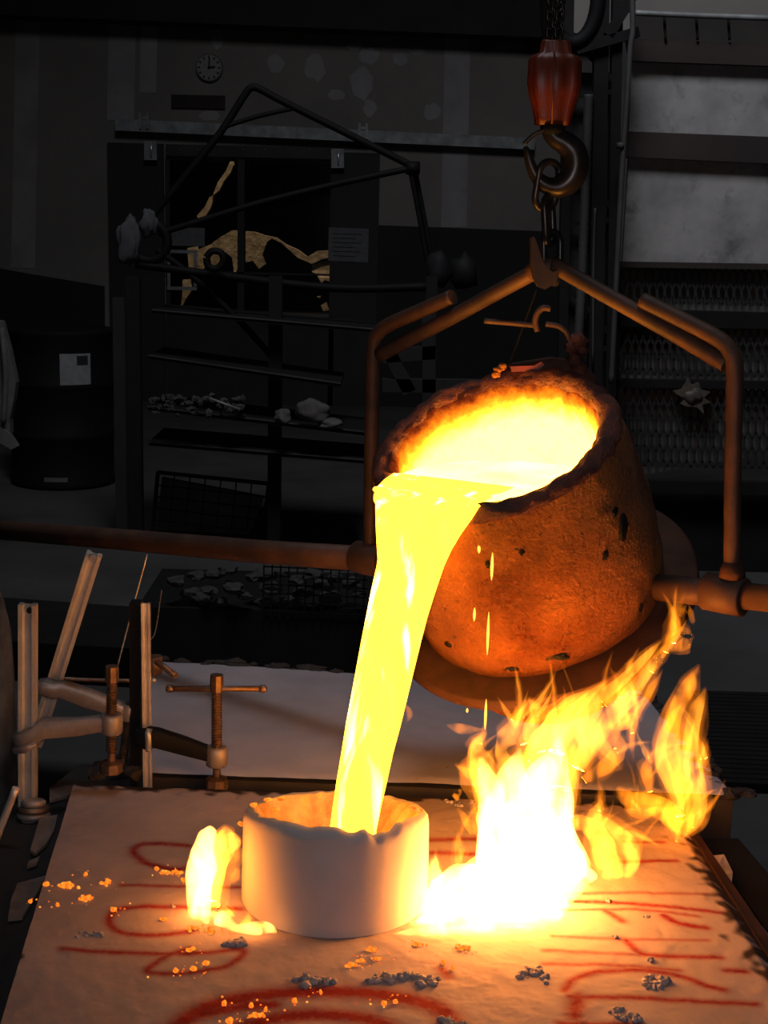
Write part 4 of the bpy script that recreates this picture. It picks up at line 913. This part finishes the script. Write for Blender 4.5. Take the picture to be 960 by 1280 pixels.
for (py, df, hw) in secs:
    p = on_y(lerp(695, 691, (py - 50) / 107), py, YH); k_ = ppm(p)
    for k in range(seg):
        a = 2 * math.pi * k / seg; f = lambda v_: math.copysign(abs(v_) ** 0.7, v_)
        rib = 1 + 0.10 * math.cos(8 * a)
        vs_.append(p + V((f(math.cos(a)) * hw * k_ * rib, f(math.sin(a)) * hw * k_ * 0.75 * df * rib, 0)))
mb.add(vs_, [(j * seg + k, j * seg + (k + 1) % seg, (j + 1) * seg + (k + 1) % seg, (j + 1) * seg + k) for j in range(len(secs) - 1) for k in range(seg)], True)
mb.f.append(list(range(seg))[::-1]); mb.sm.append(False); mb.f.append([(len(secs) - 1) * seg + k for k in range(seg)]); mb.sm.append(False)
mb.build('housing', M['orange'], hb)
p0 = on_y(694, 52, YH - 0.036); p1 = on_y(690, 155, YH - 0.024); pm = on_y(692, 100, YH - 0.036)
MB().tube([p0 + V((0, .012, 0)), on_y(693, 72, YH - 0.036), pm, p1], 0.0018, 6).build('seam', M['orange'], hb)
MB().lathe([(0, 0.020), (0.012, 0.018), (0.016, 0.012)], on_y(691, 156, YH), (0, 0, -1), 20).build('swivel_nut', M['black'], hb)
hk = [(686, 160), (694, 172), (708, 180), (718, 192), (719, 210), (711, 226), (697, 234), (682, 231), (670, 220), (663, 205), (659, 190), (656, 183)]
P = crom([on_y(a, b, YH) for a, b in hk], 5); rr_ = crom1([0.013, 0.015, 0.018, 0.020, 0.021, 0.020, 0.017, 0.013, 0.010, 0.008, 0.006, 0.003], 5)
MB().tube(P, rr_, 14).build('crane_hook', M['chain'], hb)
ptube([(683, 162), (668, 168), (655, 180)], YH - 0.008, 0.0035, 'safety_latch', M['chain'], hb)
lc = thing('link_chain', on_y(688, 300, YH), 'three heavy dark chain links hanging below the crane hook', 'chain')
link(on_y(684, 232, YH), V((0.12, 0, 1)), V((1, 0.4, 0)), 0.036, 0.0175, 0.0058, 'link', M['chain'], lc)
link(on_y(686, 276, YH), V((-0.10, 0, 1)), V((0.5, 1, 0)), 0.036, 0.0165, 0.0058, 'link', M['chain'], lc)
link(on_y(690, 318, YH), V((-0.06, 0, 1)), V((1, 0.5, 0)), 0.034, 0.0150, 0.0058, 'link', M['chain'], lc)
gh = thing('grab_hook', on_y(678, 360, YH), 'flat tapered grab hook curling under the peak of the bail', 'hook')
P = [(664, 297), (668, 296), (672, 306), (677, 322), (683, 335), (691, 340), (697, 338), (697, 348), (690, 357), (681, 362), (673, 359), (667, 348), (664, 330)]
MB().prism(wpoly(P, YH - 0.045), (0, 0.026, 0)).build('hook_plate', M['hookplate'], gh)
MB().tube(crom([on_y(690, 344, YH - 0.035), on_y(694, 352, YH), on_y(690, 344, YH + 0.03)], 6), 0.008, 10).build('hook_throat', M['chain'], gh)

# ================================================================== MOLTEN METAL
lip = Mc + (nh * math.cos(math.radians(30)) - V((0, 0, 0.5))) * (R0 * 0.86)
print('lip', lip, proj(lip))
zpool = lip.z + 0.016
mm = thing('molten_metal', lip, 'glowing yellow molten steel pouring from the ladle into the basin', 'molten metal')
n = 96; P = []
for k in range(n):
    a = 2 * math.pi * k / n; d = u * math.cos(a) + v * math.sin(a); r_ = 0.153 * s_
    s = (zpool - C0.z - r_ * d.z) / nax.z; s = min(s, 0.30)
    P.append(C0 + nax * s + d * r_)
cen = sum(P, V()) / n
mb = MB(); rings_ = [[cen.lerp(p, f) for p in P] for f in (1.0, 0.7, 0.4, 0.1)]
mb.add([p for r_ in rings_ for p in r_], [(j * n + k, j * n + (k + 1) % n, (j + 1) * n + (k + 1) % n, (j + 1) * n + k) for j in range(3) for k in range(n)] + [[3 * n + k for k in range(n)]], True)
mb.build('pool', M['pool'], mm)
E = [(600, 492, 640, .2), (608, 480, 622, .55), (616, 472, 607, .9), (626, 469.5, 597, 1), (642, 469, 588, 1), (662, 469.5, 575, 1), (682, 470.5, 564, 1), (703, 472, 555, 1), (712, 470.5, 552, 1), (740, 464, 543, 1), (770, 458, 534, 1), (800, 452, 526.5, 1), (835, 445.5, 518, 1), (870, 439, 509.5, 1), (905, 432.5, 501, 1), (940, 427, 491.5, 1), (975, 421, 484, 1), (1005, 416.5, 477, 1), (1035, 412.5, 471, 1), (1070, 408, 466, 1)]
yl0, yl1 = lip.y + 0.02, bc.y - 0.02
vs_ = []; seg = 36
for i, (py, x0, x1, f) in enumerate(E):
    t = max(0.0, min(1.0, (py - 615) / 420.0)); yy = lerp(yl0, yl1, math.sqrt(t)) + (0.05 if i == 0 else 0.02 if i == 1 else 0)
    p = on_y((x0 + x1) / 2, py, yy); hw = (x1 - x0) / 2 * ppm(p)
    k1 = max(0.0, 1 - t * 2.2); wdir = V((1, -0.55 * k1, 0)); th = lerp(0.016, 0.030, min(1, t * 1.5)) * f
    th = min(th, hw)
    for k in range(seg):
        a = 2 * math.pi * k / seg; ca, sa = math.cos(a), math.sin(a)
        bump_ = 0.0022 * min(1, i / 8) * mnoise.noise(V((ca * 3, sa * 3, py * 0.006))) * (1 if abs(ca) < 0.93 else 0)
        vs_.append(p + wdir * (ca * hw) + V((0, 1, 0.12)) * (sa * (th + bump_)))
mb = MB(); n = len(E)
mb.add(vs_, [(i * seg + k, i * seg + (k + 1) % seg, (i + 1) * seg + (k + 1) % seg, (i + 1) * seg + k) for i in range(n - 1) for k in range(seg)], True)
mb.f.append(list(range(seg))); mb.sm.append(True); mb.f.append([(n - 1) * seg + k for k in range(seg)]); mb.sm.append(True)
mb.build('stream', M['stream'], mm)
# beads hanging on the lip
for i, (px, py, rx, rz) in enumerate(((471, 622, .005, .010), (470, 612, .005, .005))):
    MB().blob(on_y(px, py, lip.y + 0.03), (rx, rx, rz), 0.2, 2, i).build('lip_bead', M['drop'], mm)
MB().prism([on_y(a, b, lip.y + 0.035) for a, b in ((590, 640), (604, 628), (622, 622), (630, 632), (624, 645), (612, 640), (600, 646))], (0, 0.012, 0)).build('lip_skin', M['drop'], mm)
# falling drips right of the stream
DRP = ((600, 650, 7, 2.2), (617, 665, 22, 2.4), (599, 684, 8, 2.2), (615, 708, 18, 2.0), (593, 768, 9, 1.8), (610, 792, 28, 1.8), (607, 893, 20, 1.8), (584, 888, 3, 1.6), (612, 620, 4, 2.2), (599, 1010, 9, 1.7))
for i, (px, py, h_, w_) in enumerate(DRP):
    y_ = lip.y - 0.02 - 0.0004 * (py - 640); p = on_y(px, py, y_); k_ = ppm(p)
    mb = MB().lathe([(-h_ * k_, 0.0003), (-h_ * k_ * 0.6, w_ * 0.7 * k_), (0, w_ * k_), (h_ * k_ * 0.6, w_ * 0.8 * k_), (h_ * k_, 0.0004)], p, (0, 0, -1), 10)
    one(mb, 'metal_drip', M['drop'], ordinal(DRP, i, lambda q_: q_[1]) + ' glowing drip from the top, right of the pouring stream', 'drip', 'glowing drips falling from the ladle lip')

# glowing spatter lying on the mold
SPG = [('near the left mold edge', [(83, 1107, 15, 3), (131, 1104, 9, 4), (107, 1093, 3, 2.5), (110, 1122, 11, 3.5), (58, 1105, 5, 3), (38, 1127, 3, 2.5), (72, 1131, 3, 2), (142, 1137, 5, 3)]),
       ('by the small left flame', [(215, 1091, 20, 2.6), (196, 1086, 4, 2), (232, 1100, 8, 2), (205, 1149, 6, 2.2), (240, 1161, 8, 4), (262, 1163, 8, 4), (325, 1158, 7, 3)]),
       ('in the lower left loop', [(220, 1213, 4, 3), (242, 1211, 5, 3), (258, 1204, 6, 3), (240, 1187, 8, 1.8)]),
       ('on the large red arc', [(280, 1254, 4, 4), (314, 1257, 4, 3.5), (332, 1262, 3, 3), (322, 1269, 11, 2), (287, 1276, 5, 5), (318, 1286, 18, 3), (353, 1284, 4, 4), (368, 1251, 3.5, 3.5), (401, 1240, 2.5, 2.5), (480, 1254, 4, 3), (494, 1252, 4, 1.8)]),
       ('before the basin', [(440, 1206, 9, 2), (450, 1201, 7, 2), (470, 1198, 7, 1.6), (554, 1203, 4, 3), (566, 1210, 3, 2.5), (465, 1187, 8, 2), (580, 1186, 12, 3), (520, 1180, 7, 2)])]
SPL = [q_ for _, g_ in SPG for q_ in g_]; i = -1
for where, g_ in SPG:
    for j, (px, py, rx, ry) in enumerate(g_):
        i += 1; p = on_z(px, py, ZM + 0.002); k_ = ppm(p)
        mb = MB(); rnd = random.Random(i)
        if rx > 6:      # ragged cluster of run-together beads
            for q_ in range(int(rx * 1.2)):
                dx, dy = rnd.gauss(0, rx * 0.45), rnd.gauss(0, ry * 0.5); r_ = rnd.uniform(1.0, 2.3) * (1 - 0.5 * min(1, abs(dx) / rx))
                mb.blob(p + V((dx * k_, dy * k_ * 2.0, 0)), (r_ * k_ * rnd.uniform(1, 2.0), r_ * k_ * 1.3, 0.0022), 0.5, 2, i * 31 + q_, freq=2.2, flat=-0.002)
        else: mb.blob(p, (rx * k_ * 0.85, ry * k_ * 1.4, 0.0032), 0.35, 2, i, freq=1.6, flat=-0.002)
        one(mb, 'metal_spatter', M['ember'], ordinal(g_, j, lambda q_: q_[0]) + ' glowing spatter from the left, ' + where, 'spatter', 'glowing spatter on the mold top')
mb = MB(); rnd = random.Random(21)
for k in range(170):
    c_ = rnd.choice(SPL); px, py = c_[0] + rnd.gauss(0, 14), c_[1] + rnd.gauss(0, 5)
    p = on_z(px, py, ZM + 0.002)
    r_ = rnd.uniform(0.0005, 0.0017); mb.blob(p, (r_, r_, r_ * 0.7), 0.3, 1, k)
one(mb, 'spark_beads', M['ember'], 'scatter of tiny glowing beads on the mold top', 'sparks', kind='stuff')
# grey sand crumbs
CR = [(385, 1226, 14), (410, 1228, 10), (470, 1225, 12), (490, 1222, 14), (506, 1220, 14), (524, 1224, 12), (540, 1226, 10), (655, 1218, 10), (668, 1216, 12), (680, 1220, 10), (296, 1178, 13), (283, 1180, 9), (560, 1276, 12), (572, 1280, 9), (120, 1168, 8), (105, 1166, 8), (215, 1133, 5), (812, 1232, 10), (828, 1225, 11), (812, 1221, 8), (770, 1262, 8), (790, 1270, 10), (776, 1272, 8), (762, 1126, 5), (808, 1146, 6), (812, 1198, 6), (770, 1171, 5), (560, 1002, 6), (574, 1006, 8), (588, 1003, 6), (598, 1008, 6)]
for i, (px, py, s) in enumerate(CR):
    p = on_z(px, py, ZM + 0.001); k_ = ppm(p)
    mb = MB(); rnd = random.Random(i + 500)
    for j in range(3 + int(s * 0.7)):
        q_ = s * k_ * rnd.uniform(0.18, 0.5); mb.blob(p + V((rnd.gauss(0, s * 0.45) * k_, rnd.gauss(0, s * 0.4) * k_, 0)), (q_, q_, q_ * 0.8), 0.45, 2, i * 40 + j, freq=2.0, flat=-0.002)
    one(mb, 'sand_crumb', M['greysand'], (lambda g_: ordinal(g_, g_.index(CR[i]), lambda q_: q_[0]) + ' grey sand crumb from the left, ' + ('before or left of the basin' if CR[i][0] < 545 and CR[i][1] > 1100 else 'right of the big flame' if CR[i][0] > 700 else 'behind or before the big flame'))([c_ for c_ in CR if (c_[0] < 545 and c_[1] > 1100, c_[0] > 700) == (CR[i][0] < 545 and CR[i][1] > 1100, CR[i][0] > 700)]), 'crumb', 'grey sand crumbs on the mold top')

# ================================================================== FLAMES  (gas volumes that give off light along their depth)
def tongue(parent, pts, y, m, depth=0.75, dy=0.0, name='tongue', seed=0, wob=0.25, grow=1.12, halo=1.6):
    if halo and m is not M['flamehot'] and parent is not None:
        tongue(parent, [(p[0], p[1] - (2 if j == len(pts) - 1 else 0), p[2] * halo + 0.6) for j, p in enumerate(pts)], y, M['flamehalo'], depth, dy, 'flame_edge', seed + 0.5, wob, grow, 0)
    # pts: (picture x, picture y, half width px); built at distance y, real depth = width * depth
    XY = crom([V((p[0], p[1], p[2])) for p in pts], 7); n = len(XY); seg = 14; vs_ = []
    # a section may not be wider than the bend it goes round, so the gas skin never folds through itself
    bend = [1e6] * n
    for i in range(1, n - 1):
        a_, b_ = (XY[i] - XY[i - 1]).xy, (XY[i + 1] - XY[i]).xy; ang = a_.angle(b_, 0.0)
        if ang > 1e-3: bend[i] = 0.62 * min(a_.length, b_.length) / ang
    bend = [min(bend[max(0, i - 3):i + 4]) for i in range(n)]; bend = [sum(bend[max(0, i - 2):i + 3]) / len(bend[max(0, i - 2):i + 3]) if max(bend[max(0, i - 2):i + 3]) < 1e5 else bend[i] for i in range(n)]
    for i, q_ in enumerate(XY):
        t = i / (n - 1); c_ = on_y(q_.x, q_.y, y + dy * t); k_ = ppm(c_)
        a0 = XY[max(i - 1, 0)]; a1 = XY[min(i + 1, n - 1)]; tg = (on_y(a1.x, a1.y, y + dy * t) - on_y(a0.x, a0.y, y + dy * t)).normalized()
        side = V((0, 1, 0)).cross(tg).normalized(); back = tg.cross(side)
        for k in range(seg):
            a = 2 * math.pi * k / seg; ca, sa = math.cos(a), math.sin(a)
            hw = max(min(q_.z * grow, bend[i]), 0.15) * k_ * (1 + wob * mnoise.noise(V((ca * 1.2 + seed * 3.1, sa * 1.2, t * 6 + seed))))
            vs_.append(c_ + side * (ca * hw) + back * (sa * hw * depth))
    mb = MB(); mb.add(vs_, [(i * seg + k, i * seg + (k + 1) % seg, (i + 1) * seg + (k + 1) % seg, (i + 1) * seg + k) for i in range(n - 1) for k in range(seg)], True)
    mb.f.append(list(range(seg))[::-1]); mb.sm.append(True); mb.f.append([(n - 1) * seg + k for k in range(seg)]); mb.sm.append(True)
    return mb.build(name, m, parent)
yF = 1.93
FL = thing('flame', on_z(600, 1150, ZM), 'big white hot flame on the mold right of the basin, licking under the ladle', 'flame')
T = [
 # base sheet along the mold
 ([(482, 1174, 2), (530, 1158, 13), (580, 1145, 26), (640, 1140, 32), (690, 1135, 22), (708, 1125, 8)], 1.80, 0.9, 'h'),
 ([(464, 1180, 1), (500, 1171, 5), (560, 1170, 12), (620, 1170, 13), (680, 1168, 8), (696, 1164, 3)], 1.765, 0.9, 'h'),
 ([(526, 1168, 6), (546, 1140, 22), (566, 1115, 24), (590, 1100, 22), (612, 1092, 8)], 1.80, 0.9, 'h'),
 ([(532, 1150, 4), (540, 1112, 12), (542, 1085, 8), (543, 1066, 0.6)], 1.81, 0.8, 'h'),
 ([(575, 1120, 16), (590, 1095, 16), (600, 1075, 9), (604, 1058, 1)], 1.81, 0.8, 'h'),
 # main column
 ([(650, 1150, 30), (646, 1095, 46), (640, 1040, 40), (640, 1000, 28), (644, 960, 14), (650, 935, 2)], 1.84, 0.8, 'h'),
 ([(684, 1140, 14), (688, 1085, 42), (676, 1030, 38), (682, 985, 28), (694, 945, 14), (700, 920, 2)], 1.86, 0.8, 'h'),
 ([(612, 1100, 12), (622, 1040, 20), (618, 1000, 17), (606, 965, 10), (600, 945, 2)], 1.83, 0.7, 'h'),
 ([(690, 1075, 26), (715, 1085, 22), (735, 1092, 14), (742, 1100, 5)], 1.88, 0.9, 'h'),
 ([(540, 1120, 6), (545, 1095, 7), (545, 1080, 4), (544, 1060, 0.5)], 1.81, 0.8, 'f'),
 ([(572, 1085, 3), (574, 1066, 6), (573, 1052, 4), (572, 1040, 0.4)], 1.82, 0.8, 'f'),
 ([(600, 1110, 12), (604, 1085, 9), (606, 1068, 4), (604, 1052, 0.4)], 1.82, 0.8, 'f'),
 ([(645, 1010, 20), (638, 965, 26), (626, 938, 17), (640, 912, 9), (652, 890, 4), (662, 874, .6)], 1.86, 0.6, 'f'),
 ([(660, 1000, 16), (676, 955, 24), (690, 918, 19), (700, 896, 12), (718, 876, 8), (738, 862, 0.8)], 1.90, 0.6, 'f'),
 ([(612, 1090, 8), (620, 1040, 14), (614, 990, 18), (601, 955, 15), (596, 932, 8), (605, 914, 1)], 1.84, 0.6, 'f'),
 ([(625, 1010, 8), (602, 978, 11), (585, 966, 6), (568, 955, 0.5)], 1.84, 0.7, 'f'),
 ([(600, 960, 3), (592, 946, 8), (596, 930, 7), (607, 916, 1)], 1.84, 0.7, 'f'),
 ([(700, 985, 12), (712, 940, 18), (730, 900, 14), (748, 876, 10), (776, 852, 7), (802, 826, 6), (826, 802, 0.8)], 1.94, 0.6, 'f'),
 ([(676, 940, 6), (664, 912, 10), (670, 888, 7), (660, 872, .6)], 1.9, 0.7, 'f'),
 ([(695, 940, 10), (705, 905, 12), (722, 884, 8), (745, 862, 4), (758, 854, .5)], 1.93, 0.7, 'f'),
 ([(722, 960, 8), (746, 918, 12), (774, 884, 11), (800, 852, 8), (820, 824, 5), (834, 804, .6)], 1.96, 0.5, 'f'),
 ([(735, 930, 4), (770, 902, 7), (796, 893, 4), (790, 920, 4), (792, 952, 0.5)], 1.96, 0.5, 't'),
 ([(760, 905, 4), (785, 905, 6), (800, 885, 5), (815, 860, 4), (828, 838, 0.5)], 1.96, 0.5, 't'),
 ([(712, 1020, 5), (715, 990, 7), (720, 960, 4), (726, 922, 1)], 1.90, 0.7, 'f'),
 ([(704, 1000, 6), (716, 970, 6), (715, 945, 5), (724, 912, .6)], 1.90, 0.7, 't'),
 # right bulge
 ([(690, 1040, 12), (722, 1028, 12), (742, 1040, 13), (756, 1066, 14), (768, 1088, 11), (774, 1100, 3)], 1.92, 0.6, 'f'),
 ([(735, 1030, 7), (748, 1012, 7), (752, 998, .6)], 1.92, 0.6, 'f'),
 ([(742, 1020, 5), (768, 1036, 8), (788, 1058, 10), (791, 1080, 8), (778, 1096, 6), (764, 1104, .8)], 1.93, 0.5, 'f'),
 ([(745, 1060, 5), (752, 1085, 7), (764, 1104, 1)], 1.92, 0.6, 'f'),
 # upper veils under the ring
 ([(640, 900, 2), (655, 888, 5), (690, 895, 7), (730, 910, 9), (760, 940, 7), (775, 960, .6)], 2.0, 0.5, 't'),
 ([(755, 880, 5), (775, 862, 6), (785, 845, 4), (760, 845, 1)], 2.0, 0.5, 't'),
 ([(730, 975, 5), (760, 955, 10), (775, 935, 9), (770, 915, 2)], 1.96, 0.3, 't'),
 ([(655, 930, 4), (645, 900, 6), (652, 885, 4), (660, 874, 0.6)], 1.96, 0.5, 't'),
 ([(815, 840, 3), (830, 815, 5), (840, 795, 4), (851, 783, .6)], 1.98, 0.5, 't'),
]
FM = {'h': M['flamehot'], 'f': M['flame'], 't': M['flamethin']}
def licks(parent, T_, count, ymin, seed):
    # pointed side licks that leave the bigger tongues up and to the right
    rnd = random.Random(seed)
    for j in range(count):
        pts, y = rnd.choice(T_); k = rnd.randrange(1, max(2, len(pts) - 1)); a = pts[k]
        if a[1] > ymin: continue
        ang = rnd.gauss(1.15, 0.45); L = rnd.uniform(22, 74); w_ = rnd.uniform(1.6, 4.2); bend = rnd.uniform(-0.5, 0.5)
        x0 = a[0] + rnd.uniform(-0.8, 0.8) * a[2]; y0 = a[1] + rnd.uniform(-4, 10); P_ = []
        for q_ in range(5):
            t = q_ / 4; an = ang + bend * t; P_.append((x0 + math.cos(an) * L * t, y0 - math.sin(an) * L * t, w_ * (0.5, 1.0, 0.85, 0.5, 0.06)[q_]))
        tongue(parent, P_, y + rnd.uniform(-0.04, 0.04), FM[rnd.choice('tf')], 0.6, 0, name='flame_lick', seed=j + seed * 50, wob=0.5, grow=1.0, halo=0 if j % 2 else 1.7)
for i, (pts, y, dpt, k) in enumerate(T): tongue(FL, pts, y, FM[k], dpt, 0.04, seed=i, wob=0.38)
licks(FL, [(t_[0], t_[1]) for t_ in T[9:]], 80, 1060, 1)
FR = thing('flame', on_y(850, 1050, 2.05), 'tall orange flame curling up beside the right end of the ladle ring', 'flame')
T = [([(845, 1050, 1), (865, 1030, 8), (875, 1000, 8), (868, 960, 10), (862, 930, 10), (870, 890, 8), (878, 870, 4), (882, 860, 0.4)], 'f'),
     ([(846, 1052, 2), (855, 1030, 12), (862, 1000, 14), (850, 970, 12), (838, 930, 12), (845, 890, 10), (862, 855, 8), (874, 832, 0.5)], 't'),
     ([(850, 1020, 5), (845, 990, 8), (830, 960, 8), (826, 930, 6), (838, 900, 5), (852, 880, 1)], 'f'),
     ([(770, 985, 3), (790, 1000, 10), (815, 1005, 12), (840, 1020, 12), (850, 1045, 3)], 't'),
     ([(812, 990, 3), (808, 965, 7), (812, 945, 4), (808, 930, 0.5)], 't'),
     ([(780, 1010, 2), (800, 1018, 6), (828, 1012, 5), (840, 1030, 6), (848, 1050, 1)], 't'),
     ([(852, 1010, 3), (862, 985, 4), (858, 950, 4), (866, 915, 3), (872, 890, .5)], 'f'),
     ([(870, 960, 4), (880, 945, 5), (884, 925, 0.5)], 't')]
for i, (pts, k) in enumerate(T): tongue(FR, pts, 2.06 + 0.02 * (i % 3), FM[k], 0.5, 0.03, seed=i + 40, wob=0.4)
licks(FR, [(t_[0], 2.07) for t_ in T], 18, 1040, 2)
FT = thing('flame', on_y(845, 815, 2.03), 'thin dim orange flame rising past the right trunnion', 'flame')
for i, pts in enumerate(([(832, 815, 3), (842, 790, 8), (846, 765, 5), (856, 742, 0.6)], [(838, 812, 3), (856, 805, 8), (866, 795, 6), (852, 785, 3)], [(850, 770, 2), (860, 755, 5), (866, 778, 4), (868, 782, 0.6)])):
    tongue(FT, pts, 2.03, M['flamethin'], 0.35, 0.0, seed=i + 60)
FLf = thing('flame', on_z(262, 1160, ZM), 'small white hot flame standing at the left side of the basin', 'flame')
yq = on_z(262, 1158, ZM).y + 0.03
for i, (pts, k) in enumerate((([(252, 1155, 8), (248, 1120, 14), (252, 1085, 15), (256, 1055, 11), (262, 1040, 8), (264, 1033, 2)], 'f'), ([(262, 1130, 12), (266, 1090, 14), (276, 1060, 16), (282, 1045, 11), (282, 1032, 1)], 'f'), ([(278, 1060, 12), (292, 1050, 10), (297, 1046, 5)], 'f'),
                              ([(254, 1150, 6), (264, 1142, 9), (278, 1150, 8), (295, 1160, 5), (318, 1160, 7), (336, 1160, 6), (346, 1166, 1)], 'f'), ([(306, 1160, 8), (310, 1148, 4), (310, 1140, 0.5)], 'f'), ([(276, 1135, 5), (288, 1145, 5), (292, 1150, 1)], 'f'), ([(290, 1105, 1), (294, 1096, 5), (297, 1086, 3)], 't'))):
    tongue(FLf, pts, yq - (0.055 if i in (3, 4) else 0.0), FM['h' if i in (0, 3) else k], 0.9, 0, seed=i + 80, grow=1.2)
WSP = [([(558, 906, 1), (572, 910, 6), (588, 912, 5), (604, 911, .6)], 'small orange flame wisp below the ladle ring, at its left', 't'), ([(568, 998, 5), (575, 992, 5), (574, 986, .5)], 'tiny flame wisp above the mold edge left of the big flame', 't'), ([(572, 1100 - 90, 2), (586, 1030, 6), (600, 1046, 6), (596, 1020, 3), (590, 1000, .6)], 'thin flame wisp leaning on the left of the big flame', 't'), ([(508, 903, 1), (512, 892, 4), (506, 880, 1)], 'faint orange wisp right beside the pouring stream', 't')]
for i, (pts, lb, k) in enumerate(WSP):
    o = tongue(None, pts, 1.95, M['flamethin'], 0.6, 0, name='flame_wisp', seed=i + 120); tag(o, lb, 'flame')
